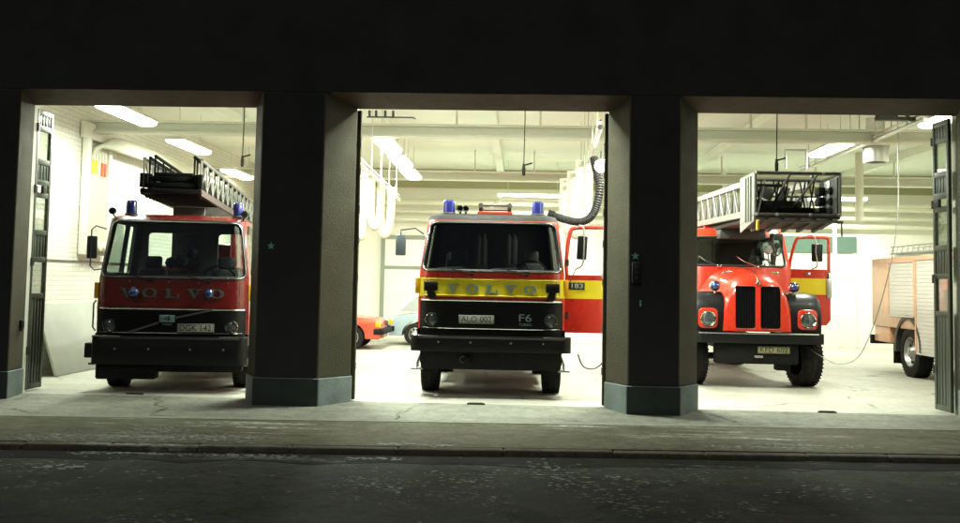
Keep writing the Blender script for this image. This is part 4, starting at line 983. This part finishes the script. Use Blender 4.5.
# fenders
for sg in (-1, 1):
    rr = []
    prof = [(.50, .86), (.12, .92), (.10, 1.20), (.13, 1.42), (.22, 1.56), (.38, 1.64), (.60, 1.655), (.85, 1.58), (1.08, 1.40), (1.28, 1.12), (1.36, .92), (1.46, .80)]
    secs = []
    for xo, k in ((.56, 1.0), (.90, 1.0), (1.02, .985), (1.085, .95), (1.115, .90)):
        cy, cz = .66, 1.05
        secs.append([(sg*xo, cy+(y-cy)*(k if y > .05 else k), cz+(z-cz)*k) for y, z in prof])
    MB().loft(secs, 0).build('fender', 'black', TC, smooth=50)
    pod = MB().prism(rrect([(sg*.85-.165, 1.015), (sg*.85+.165, 1.015), (sg*.85+.165, 1.365), (sg*.85-.165, 1.365)], .10), 'xz', .055, .2, 0, .022, 3).build('headlight_pod', 'orange_red', TC)
    headlight(pod, sg*.85, .052, 1.18, .118)
    o = MB().lathe([(.085, .10), (.09, -.02), (.08, -.04), (.075, -.02)], 'y', (sg*.685, .30, 1.745), 22).tube([(sg*.685, .34, 1.70), (sg*.685, .34, 1.62)], .018, 8).build('blue_lamp', 'chrome', TC)
    MB().lathe([(0, -.085), (.04, -.075), (.07, -.045), (.078, -.01)], 'y', (sg*.685, .30, 1.745), 22).build('lamp_glass', 'blue_dark', o)
bc = MB().prism(rrect([(-1.13, .40), (-1.13, .06), (-.98, 0), (.98, 0), (1.13, .06), (1.13, .40), (1.06, .40), (1.06, .10), (-1.06, .10), (-1.06, .40)], .03), 'xy', .775, .955, 0, .014).build('bumper', 'black', TC)
MB().bb(-1.02, 1.02, -.006, .008, .935, .957, .004).build('trim_strip', 'chrome', bc)
MB().bb(-.72, .70, .08, .30, .42, .78, .03).bb(.38, .62, .3, .5, .30, .5, .02).lathe([(0, -.03), (.03, -.03), (.03, .0)], 'y', (.0, .08, .50), 10).build('lower_apron', 'matt_black', TC)
MB().bb(-.06, .08, .03, .1, .53, .57, .01).build('tow_hook', 'steel', TC)
number_plate(TC, .27, .06, .665, .55, .12, 'KFD 602', 'plate_yellow', 'plate_black')
MB().bb(-.45, -.3, .35, 8.4, .62, .85).bb(.3, .45, .35, 8.4, .62, .85).tube([(-.95, .85, .50), (.95, .85, .50)], .06, 10).tube([(-.85, 5.6, .50), (.85, 5.6, .50)], .08, 10).build('chassis', 'matt_black', TC)
for sg in (-1, 1):
    wheel(TC, sg*.99, .80, .50, .32, 'dark_steel', R(8)); wheel(TC, sg*.92, 5.6, .50, .32, 'dark_steel')
# cab
cC = Cab([(1.0, .96, 1.30), (2.05, .98, 1.30), (2.70, .90, 1.48), (2.82, .84, 1.58), (2.86, .6, 1.8)], 3.4, .10, .08)
slots = ['orange_red', 'cabin']
basec = cC.solid([1.0, 1.5, 2.05, 2.27, 2.5, 2.70, 2.82, 2.86], [0]*7).mesh(slots, 0)
innc = MB().loft([cC.ring(z, .05) for z in (1.05, 1.5, 2.05, 2.4, 2.7, 2.79)], m=1).mesh(slots, 0)
wsC = rrect([(-.86, 2.125), (.86, 2.125), (.80, 2.66), (-.80, 2.66)], .09)
cutc = [innc, MB().prism(wsC, 'xz', .5, 2.2, m=1).mesh(slots, 0), MB().prism(rrect([(1.65, 1.15), (2.45, 1.15), (2.45, 2.66), (1.75, 2.66)], .06), 'yz', .5, 2, m=1).mesh(slots, 0),
        MB().prism(rrect([(1.7, 2.15), (2.4, 2.15), (2.4, 2.64), (1.8, 2.64)], .06), 'yz', -2, -.5, m=1).mesh(slots, 0),
        MB().prism(rrect([(2.6, 2.15), (3.2, 2.15), (3.2, 2.64), (2.6, 2.64)], .06), 'yz', -2, 2, m=1).mesh(slots, 0)]
link('cab', boolean(basec, cutc), TC)
cC.slab(MB(), 0, 0, 2.10, 2.69, -.025, .006, 24, 6, trim=lambda z: (-(.89-(z-2.125)*.11), .89-(z-2.125)*.11)).build('windscreen', 'glass', TC)
MB().tube(cC.outline(dense(wsC), 0), .022, 8, closed=True).build('windscreen_seal', 'seal', TC)
for xw in (-.40, .30): MB().tube([(xw, cC.y(xw, 2.1)-.03, 2.115), (xw-.25, cC.y(xw, 2.2)-.03, 2.22), (xw-.36, cC.y(xw, 2.3)-.03, 2.3)], .008, 6).box((xw, cC.y(xw, 2.1)-.03, 2.11), (.07, .06, .04), .012).build('wiper', 'chrome', TC)
seat(TC, -.45, 1.95, 1.35); seat(TC, .45, 1.95, 1.35); steering_wheel(TC, .45, 1.72, 2.08)
MB().bb(-.86, .86, 1.45, 1.62, 1.8, 2.1, .05).build('dashboard', 'cabin', TC)
# two working lamps and a hose reel fitting in front of the windscreen
wl = MB().lathe([(0, -.06), (.07, -.05), (.085, .02), (.05, .09), (0, .11)], 'y', (.44, 1.02, 2.42), 20).tube([(.44, 1.05, 2.36), (.50, 1.25, 2.2), (.55, 1.36, 2.12)], .018, 8).build('work_lamp', 'alu', TC)
w2 = MB().lathe([(0, -.06), (.05, -.05), (.06, .03), (0, .1)], 'y', (.62, 1.1, 2.50), 18).tube([(.62, 1.15, 2.45), (.64, 1.35, 2.2)], .016, 8).tube(curve([(.52, 1.0, 2.72), (.50, .95, 2.5), (.58, 1.0, 2.32), (.70, 1.1, 2.45), (.70, 1.1, 2.72)], 6), .02, 8).box((.58, 1.05, 2.66), (.22, .1, .12), .02).build('work_lamp', 'dark_steel', TC)
# open door on the viewer's right
dC = truck_door(TC, (.965, 1.62, 0), R(-6), .76, 1.05, 2.68, 2.09, 'orange_red', (1.62, 1.92), (.9, .1), [(.02, 2.09), (.05, 2.3), (.14, 2.62), (.22, 2.68), (.5, 2.69), (.70, 2.68), (.735, 2.6), (.735, 2.09)])
m3 = MB().box((.50, -.12, 2.40), (.20, .06, .34), .03, 0, None, 3).build('mirror', 'black', dC)
MB().tube(curve([(.2, -.04, 2.68), (.42, -.12, 2.72), (.47, -.16, 2.6), (.47, -.16, 2.4), (.50, -.14, 2.16), (.42, -.04, 2.10)], 6), .012, 8).build('mirror_arm', 'steel', m3)
MB().bb(.30, .40, -.06, -.03, 1.98, 2.03, .008).bb(.70, .76, -.06, -.02, 1.86, 2.03, .01).build('door_handle', 'chrome', dC)
MB().box((.73, -.05, 1.74), (.10, .05, .36), .02).build('hand_lamp', 'alu', dC)
# rear body
bC = MB().bb(-1.1, 1.1, 3.45, 8.3, .85, 1.55, .02).bb(-1.0, 1.0, 3.45, 4.1, 1.55, 2.4, .02).build('body', 'orange_red', TC)
MB().bb(-1.05, 1.05, 4.15, 8.25, 1.552, 1.562, .004).build('deck_bounce_plate', 'alu', bC)  # added pale cover, stops the red deck tinting the ceiling
for sg in (-1, 1):
    for a, b in ((3.6, 4.8), (6.5, 8.0)): MB().bb(sg*1.098, sg*1.115, a, b, .92, 1.48, .008).build('locker_door', 'shutter', bC)
MB().lathe([(0, 0), (.7, 0), (.7, .2), (.55, .3), (0, .3)], 'z', (0, 6.4, 1.55), 28).bb(-.6, -.45, 5.6, 7.2, 1.8, 2.95, .03).bb(.45, .6, 5.6, 7.2, 1.8, 2.95, .03).build('turntable', 'orange_red', TC)
# ladder and cage (local y is relative to the bumper at 3.0)
lc = MB()
zA, zB = 2.86, 2.90
def lb(y): return zA+(zB-zA)*(y+1.1)/8
for sg in (-1, 1):
    for z, w in ((0, .10), (.50, .09)):
        lc.hull8([(sg*.50-.035, -1.1, lb(-1.1)+z), (sg*.50+.035, -1.1, lb(-1.1)+z), (sg*.50+.035, -1.1, lb(-1.1)+z+w), (sg*.50-.035, -1.1, lb(-1.1)+z+w)], [(sg*.50-.035, 7, lb(7)+z+.1), (sg*.50+.035, 7, lb(7)+z+.1), (sg*.50+.035, 7, lb(7)+z+w+.1), (sg*.50-.035, 7, lb(7)+z+w+.1)])
    n = 15
    for i in range(n):
        y, y2, ym = -1.05+8*i/n, -1.05+8*(i+1)/n, -1.05+8*(i+.5)/n
        q = lambda yy: .1*(yy+1.1)/8.1
        lc.tube([(sg*.50, y, lb(y)+.08+q(y)), (sg*.50, ym, lb(ym)+.5+q(ym)), (sg*.50, y2, lb(y2)+.08+q(y2))], .026, 6)
        lc.tube([(sg*.50, ym, lb(ym)+.08+q(ym)), (sg*.50, ym, lb(ym)+.5+q(ym))], .014, 6)
ld = lc.build('ladder', 'ladder_grey', TC, smooth=0); ld.location.x = .02
rg = MB()
for i in range(26): y = -1.0+.3*i; rg.tube([(-.5, y, lb(y)+.06), (.5, y, lb(y)+.06)], .018, 6)
rg.build('rungs', 'dark_steel', ld)
MB().bb(-.44, .44, -.9, 6.8, 2.80, 2.86, .01).bb(-.42, .42, 1.2, 3.2, 2.62, 2.80, .02).build('inner_ladder', 'dark_steel', ld)
MB().bb(-.5, .5, 2.1, 2.25, 2.84, 2.9).build('ladder_rest', 'orange_red', TC)
def cage(root):
    x0, x1, y0, y1 = -.575, .70, -2.0, -1.12; zb0, zb1, zt0, zt1 = 2.84, 2.72, 3.475, 3.46
    fr = MB()
    for a, b in (((x0, y0, zb0), (x1, y0, zb0)), ((x0, y0, zt0), (x1, y0, zt0)), ((x0, y1, zb1), (x1, y1, zb1)), ((x0, y1, zt1), (x1, y1, zt1)), ((x0, y0, zt0), (x0, y1, zt1)), ((x1, y0, zt0), (x1, y1, zt1)),
                 ((x0, y0, zb0), (x0, y1, zb1)), ((x1, y0, zb0), (x1, y1, zb1)), ((x0, y0, zb0), (x0, y0, zt0)), ((x1, y0, zb0), (x1, y0, zt0)), ((x0, y1, zb1), (x0, y1, zt1)), ((x1, y1, zb1), (x1, y1, zt1)), ((x0-.03, y0, zb0-.10), (x1+.04, y0, zb0-.10))):
        fr.tube([a, b], .023, 8)
    for a, b in (((-.20, y1, zb1+.1), (-.02, y0+.1, zt0)), ((.10, y1, zb1+.1), (.40, y0+.1, zt0)), ((-.5, y0+.2, zb0), (-.2, y1, zt1)), ((.02, y1, zt1), (-.3, y1, zb1)), ((.3, y1, zt1), (.1, y1, zb1)), ((x0, y1+.05, 3.2), (x1, y1+.05, 3.2))): fr.tube([a, b], .018, 6)
    o = fr.build('rescue_cage', 'cage_steel', root)
    wl_ = MB().hull8([(x0-.02, y0+.02, zb0-.10), (x0+.0, y0+.02, zb0-.10), (x0+.0, y0+.02, zt0), (x0-.02, y0+.02, zt0)], [(x0-.02, y1, zb1-.12), (x0+.0, y1, zb1-.12), (x0+.0, y1, zt1), (x0-.02, y1, zt1)])
    for yy in (y0+.16, y0+.3, y0+.46): wl_.bb(x0-.045, x0-.02, yy, yy+.04, zb1+.02, zt1-.02)
    wl_.build('side_panel', 'ladder_grey', o, smooth=0)
    fl_ = MB().hull8([(x0, y0, zb0-.05), (x1, y0, zb0-.05), (x1, y1, zb1-.05), (x0, y1, zb1-.05)], [(x0, y0, zb0-.02), (x1, y0, zb0-.02), (x1, y1, zb1-.02), (x0, y1, zb1-.02)])
    for i in range(5): xx = x0+.15+i*.24; fl_.hull8([(xx, y0, zb0-.10), (xx+.05, y0, zb0-.10), (xx+.05, y1, zb1-.10), (xx, y1, zb1-.10)], [(xx, y0, zb0-.052), (xx+.05, y0, zb0-.052), (xx+.05, y1, zb1-.052), (xx, y1, zb1-.052)])
    fl_.build('cage_floor', 'dark_steel', o, smooth=0)
    pn = MB().hull8([(x0+.05, y1-.3, zb0), (.30, y1-.3, zb0), (.34, y1-.1, 3.12), (x0+.05, y1-.1, 3.12)], [(x0+.05, y1-.26, zb0), (.30, y1-.26, zb0), (.34, y1-.06, 3.12), (x0+.05, y1-.06, 3.12)])
    pn.build('control_panel', 'matt_black', o, smooth=0)
    wr = MB().bb(x1-.03, x1-.005, y0+.05, y1, zb0+.02, zt0-.05).build('side_panel', 'dark_steel', o, smooth=0)
    MB().box((x1-.034, y0+.5, 3.2), (.012, .24, .42), .004).box((x1-.034, y0+.72, 3.08), (.012, .14, .3), .004).build('worn_plate', 'alu', o)
    for z in (2.92, 3.08, 3.24): MB().lathe([(0, -.03), (.05, -.03), (.065, 0), (.05, .01)], 'x', (x1-.04, y0+.30, z), 14).bb(x1-.06, x1-.035, y0+.28, y0+.56, z-.02, z+.02).bb(x1-.16, x1-.05, y0+.5, y0+.72, z-.05, z+.08, .02).build('hose_coupling', 'matt_black', o)
    gd = MB().bb(x0+.04, x1-.04, y1-.02, y1+.0, 2.80, 3.02).lathe([(0, -.1), (.07, -.08), (.08, .1), (0, .12)], 'x', (-.38, y1-.14, 3.06), 16).box((.2, y1-.2, 2.92), (.5, .2, .18), .04).box((-.2, y1-.12, 3.36), (.5, .05, .05), .01)
    for a_ in (-.5, -.36, -.08, .06, .34, .48): gd.tube([(a_, y1-.03, 2.85), (a_+.10, y1-.03, 3.45)], .014, 6).tube([(a_+.12, y1-.05, 2.85), (a_, y1-.05, 3.45)], .012, 6)
    gd.build('gear_rack', 'matt_black', o)
    st = MB().box((-.18, y1+.02, 3.26), (.26, .02, .20), .05, 0, ('Y', R(25))).box((.10, y1+.02, 3.24), (.16, .02, .26), .05, 0, ('Y', R(20))).build('folded_step', 'alu', o)
    for x, z in ((x0+.02, zb0), (-.25, zb0), (.25, zb0), (x1-.02, zb0), (x0+.02, zt0), (.45, zt0), (.28, zt0-.05)): MB().box((x, y0-.01, z), (.05, .05, .05), .015).build('frame_joint', 'alu', o)
    y_ = MB().box((x0+.03, y0-.02, zb0-.17), (.045, .05, .16), .012).build('warning_marker', 'sticker_yellow', o)
    MB().tube([(x1+.02, y0, zb0-.1), (x1+.025, y0, zb0-.32)], .012, 6).build('cage_leg', 'dark_steel', o)
    return o
cage(TC)

# ================================================================== SILVER SIDED ENGINE AT THE RIGHT
TD = thing('fire_engine', 'orange fire engine with silver roller shutters at the far right', 'fire truck', (9.02, 0, 0))
xs = -1.2
yr, yf = 8.15, 2.9
MB().bb(-1.12, 1.12, yf+.05, yr-.05, 2.422, 2.432, .004).build('roof_bounce_plate', 'alu', TD)  # added grey top so orange bounce does not tint the hall
bD = MB().bb(-1.19, 1.19, yf, yr, .95, 2.42, .03).bb(-1.15, 1.15, yf, 5.0, .5, .95, .02).bb(-1.15, 1.15, 7.2, yr-.05, .62, .95, .02).build('body', 'orange', TD)
for sg in (-1, 1):
    for a, b, z0, z1 in ((5.78, 7.08, 1.22, 2.30), (4.25, 5.66, .52, 2.33), (3.05, 4.15, .52, 2.33)):
        s = MB().bb(sg*1.188, sg*1.205, a, b, z0, z1, .004)
        k = int((z1-z0)/.075)
        for i in range(k): s.bb(sg*1.2, sg*1.211, a+.03, b-.03, z0+.02+i*.075, z0+.065+i*.075)
        s.bb(sg*1.2, sg*1.225, a, b, z0-.03, z0+.0, .004)
        s.build('roller_shutter', 'shutter', bD, smooth=0)
        MB().bb(sg*1.188, sg*1.222, a-.05, a, z0, z1+.04, .003).bb(sg*1.188, sg*1.222, b, b+.05, z0, z1+.04, .003).bb(sg*1.188, sg*1.224, a, b, z1, z1+.05, .003).build('shutter_frame', 'orange', bD, smooth=0)
    wheel(TD, sg*1.02, 6.12, .50, .32, 'steel')
    MB().prism([(6.12+.68*math.cos(t), .55+.68*math.sin(t)) for t in [PI*(i/16)*1.08-.12 for i in range(17)]]+[(6.12+.60*math.cos(t), .55+.60*math.sin(t)) for t in [PI*((16-i)/16)*1.08-.12 for i in range(17)]], 'yz', sg*1.0, sg*1.215).build('mudguard', 'dark_steel', TD)
    MB().bb(sg*.95, sg*1.2, 6.84, 6.88, .22, .62).build('mud_flap', 'matt_black', TD)
    wheel(TD, sg*1.02, 2.2, .50, .29, 'steel')
MB().bb(-.5, -.35, 1.2, 7.7, .55, .8).bb(.35, .5, 1.2, 7.7, .55, .8).tube([(-.9, 6.12, .5), (.9, 6.12, .5)], .08, 10).tube([(-.9, 2.2, .5), (.9, 2.2, .5)], .06, 10).bb(-1.1, 1.1, 5.05, 5.4, .45, .6).build('chassis', 'matt_black', TD)
for sg in (-1, 1): MB().bb(sg*.6, sg*1.2, 8.15, 8.25, .55, .75, .01).build('rear_bumper', 'matt_black', TD)
cD = Cab([(.75, 1.12, 1.0), (1.7, 1.13, 1.0), (2.45, 1.04, 1.15), (2.55, .95, 1.3), (2.58, .7, 1.6)], 2.85)
sD = ['orange', 'cabin']
link('cab', boolean(cD.solid([.75, 1.2, 1.7, 2.1, 2.45, 2.55, 2.58], [0]*6).mesh(sD, 0), [MB().loft([cD.ring(z, .05) for z in (.9, 1.2, 1.7, 2.1, 2.45)], m=1).mesh(sD, 0), MB().prism(rrect([(-1.05, 1.72), (1.05, 1.72), (.98, 2.38), (-.98, 2.38)], .1), 'xz', .5, 1.9, m=1).mesh(sD, 0), MB().prism(rrect([(1.45, 1.78), (2.4, 1.78), (2.4, 2.35), (1.55, 2.35)], .08), 'yz', -2, 2, m=1).mesh(sD, 0)]), TD)
cD.slab(MB(), 0, 0, 1.68, 2.41, -.025, .006, 24, 6, trim=lambda z: (-(1.09-(z-1.72)*.1), 1.09-(z-1.72)*.1)).build('windscreen', 'glass', TD)
MB().bb(-1.15, 1.15, .78, 1.0, .5, .74, .03).build('bumper', 'black', TD)
rk = MB()
for z in (2.52, 2.66):
    for sg in (-.95, -.45): rk.tube([(sg, 3.2, z), (sg, 7.7, z)], .018, 6)
for i in range(16): y = 3.3+i*.28; rk.tube([(-.95, y, 2.52), (-.95, y, 2.66)], .012, 6); rk.tube([(-.95, y, 2.52), (-.45, y, 2.52)], .014, 6); rk.tube([(-.95, y, 2.66), (-.95, y+.14, 2.52)], .01, 6)
for y in (3.4, 7.3): rk.bb(-1.0, 1.0, y-.03, y+.03, 2.42, 2.5)
rk.build('roof_ladder', 'alu', TD)

# ================================================================== CARS AT THE BACK
def car(root, paint, roof_paint, L, hoodz, beltz, roofz, prof_hood, prof_glass, glassm='glass_clear'):
    """small saloon along local x, nose at +x; the flanks are at y = +-.8"""
    low = [(0, .26), (0.02, .50), (.06, hoodz-.10), (.14, hoodz-.02)]+prof_hood+[(L-.10, beltz-.08), (L, .56), (L, .28)]
    def wheel_cut(cx): return MB().lathe([(0, -1), (.355, -1), (.355, 1), (0, 1)], 'y', (-cx, 0, .30), 24).mesh([paint, 'matt_black'], 0)
    base = MB().prism([(-x, z) for x, z in low], 'xz', -.80, .80, 0, .05, 3).mesh([paint, 'matt_black'], 0)
    bo = link('body', boolean(base, [wheel_cut(.72), wheel_cut(L-.78)]), root)
    gh = [(-x, z) for x, z in prof_glass]
    MB().hull8([(x, -.74, z) if z < beltz+.05 else (x, -.60, z) for x, z in gh], [(x, .74, z) if z < beltz+.05 else (x, .60, z) for x, z in gh], 0, .04).build('roof', roof_paint, root)
    xa, xb = prof_glass[1][0], prof_glass[2][0]
    for sg in (-1, 1):
        n = 2; x0 = prof_glass[0][0]+.16; x3 = prof_glass[3][0]-.14; ta, tb = xa+.10, xb-.08
        mid = (x0+x3)/2
        for k, quad in enumerate(([(x0, beltz+.04), (mid-.04, beltz+.04), (mid-.04, roofz-.08), (ta, roofz-.08)], [(mid+.04, beltz+.04), (x3, beltz+.04), (tb, roofz-.08), (mid+.04, roofz-.08)])):
            f = lambda z: sg*(.745-.14*(z-beltz)/(roofz-beltz)+.004)
            MB().hull8([(-x, f(z), z) for x, z in quad], [(-x, f(z)-sg*.012, z) for x, z in quad]).build('side_window', 'car_glass', root, smooth=0)
    zt = roofz-.06
    f0, f1 = prof_glass[0], prof_glass[1]
    MB().hull8([(-f0[0]+.012-.02, -.66, f0[1]+.05), (-f0[0]+.012-.02, .66, f0[1]+.05), (-f1[0]+.012+.03, .54, zt), (-f1[0]+.012+.03, -.54, zt)], [(-f0[0]-.06, -.66, f0[1]+.05), (-f0[0]-.06, .66, f0[1]+.05), (-f1[0]-.03, .54, zt), (-f1[0]-.03, -.54, zt)]).build('windscreen', 'car_glass', root, smooth=0)
    for x in (.72, L-.78):
        for sg in (-1, 1):
            k = 'car'
            if k not in TYRE: TYRE[k] = (tyre_mesh(.30, .17), rim_mesh(.30, .17, 'alu'))
            o = link('wheel', TYRE[k][0], root, (-x, sg*.70, .30), R(90) if sg > 0 else R(-90)); link('rim', TYRE[k][1], o)
    MB().bb(-.10, .10, -.80, .80, .38, .52, .03).bb(-.16, .0, -.84, -.78, .38, .52, .02).bb(-.16, .0, .78, .84, .38, .52, .02).build('bumper', 'matt_black', root)
    MB().bb(-L-.08, -L+.06, -.78, .78, .38, .52, .03).build('bumper', 'matt_black', root)
    for sg in (-1, 1): MB().bb(-.10, .025, sg*.62-.13, sg*.62+.13, .56, .70, .02).build('headlight', 'lens', root)
    for sg in (-1, 1): MB().bb(-.12, .03, sg*.78-.03, sg*.78+.03, .56, .70, .01).build('indicator', 'amber', root)
    for sg in (-1, 1): MB().bb(-L-.02, -L+.08, sg*.70-.08, sg*.70+.08, .58, .74, .02).build('tail_light', 'sticker_red', root)
    return bo
M['car_glass'] = mat('car_window_glass', (.30, .32, .31), .08, coat=.8, var=.1)
RC = thing('parked_car', 'red parked car with black bumper behind the left pillar', 'car', (-3.45, 11.3, 0), 0)
car(RC, 'car_red', 'car_red', 4.0, .78, .86, 1.36, [(1.15, .86), (3.2, .90), (3.9, .86)], [(1.1, .86), (1.65, 1.36), (2.9, 1.36), (3.5, .88)])
BC = thing('parked_car', 'pale blue parked estate car left of the middle truck', 'car', (-3.50, 13.3, 0), R(180))
car(BC, 'car_blue', 'white_paint', 3.9, .80, .88, 1.40, [(.8, .88), (3.0, .88), (3.8, .84)], [(.12, .88), (.62, 1.40), (2.7, 1.40), (3.3, .88)])

# ================================================================== LIGHT, SKY, CAMERA
w = bpy.data.worlds.new('World'); S.world = w; w.use_nodes = True
nt = w.node_tree; sky = nt.nodes.new('ShaderNodeTexSky'); sky.sky_type = 'NISHITA'; sky.sun_disc = False
sky.sun_elevation = R(42); sky.sun_rotation = R(190)
bg = nt.nodes['Background']; nt.links.new(sky.outputs[0], bg.inputs[0]); bg.inputs[1].default_value = .005
sl = bpy.data.lights.new('front_fill', 'SUN'); sl.energy = .23; sl.angle = R(8); sl.color = (1, .93, .8)  # added frontal fill for facade and truck fronts, no known source
so = bpy.data.objects.new('front_fill', sl); C.objects.link(so)
az, el = R(190), R(42)
so.rotation_euler = Vector((-math.sin(az)*math.cos(el), -math.cos(az)*math.cos(el), -math.sin(el))).to_track_quat('-Z', 'Y').to_euler()

cam = bpy.data.cameras.new('camera'); co = bpy.data.objects.new('camera', cam); C.objects.link(co)
cam.sensor_width = 36; cam.lens = 36*980/960; cam.clip_end = 1000; cam.clip_start = .1
cam.shift_y = -41.5/960
yaw, pitch, roll = math.atan(40/980), R(3.7), R(1.1)
fw = Vector((-math.sin(yaw)*math.cos(pitch), math.cos(yaw)*math.cos(pitch), math.sin(pitch)))
r0 = Vector((math.cos(yaw), math.sin(yaw), 0)); u0 = r0.cross(fw)
r_ = r0*math.cos(roll)+u0*math.sin(roll); u_ = r_.cross(fw)
mx = Matrix((( r_.x, u_.x, -fw.x, 0), (r_.y, u_.y, -fw.y, -14), (r_.z, u_.z, -fw.z, 1.71), (0, 0, 0, 1)))
co.matrix_world = mx
S.camera = co
S.view_settings.view_transform = 'Standard'; S.view_settings.look = 'None'; S.view_settings.gamma = 1; S.view_settings.exposure = .6
S.view_settings.use_curve_mapping = False
S.render.engine = 'CYCLES'
S.cycles.use_denoising = True
S.cycles.max_bounces = 8; S.cycles.diffuse_bounces = 5; S.cycles.glossy_bounces = 3; S.cycles.transparent_max_bounces = 12; S.cycles.transmission_bounces = 3
S.cycles.caustics_reflective = False; S.cycles.caustics_refractive = False
S.cycles.sample_clamp_indirect = 6
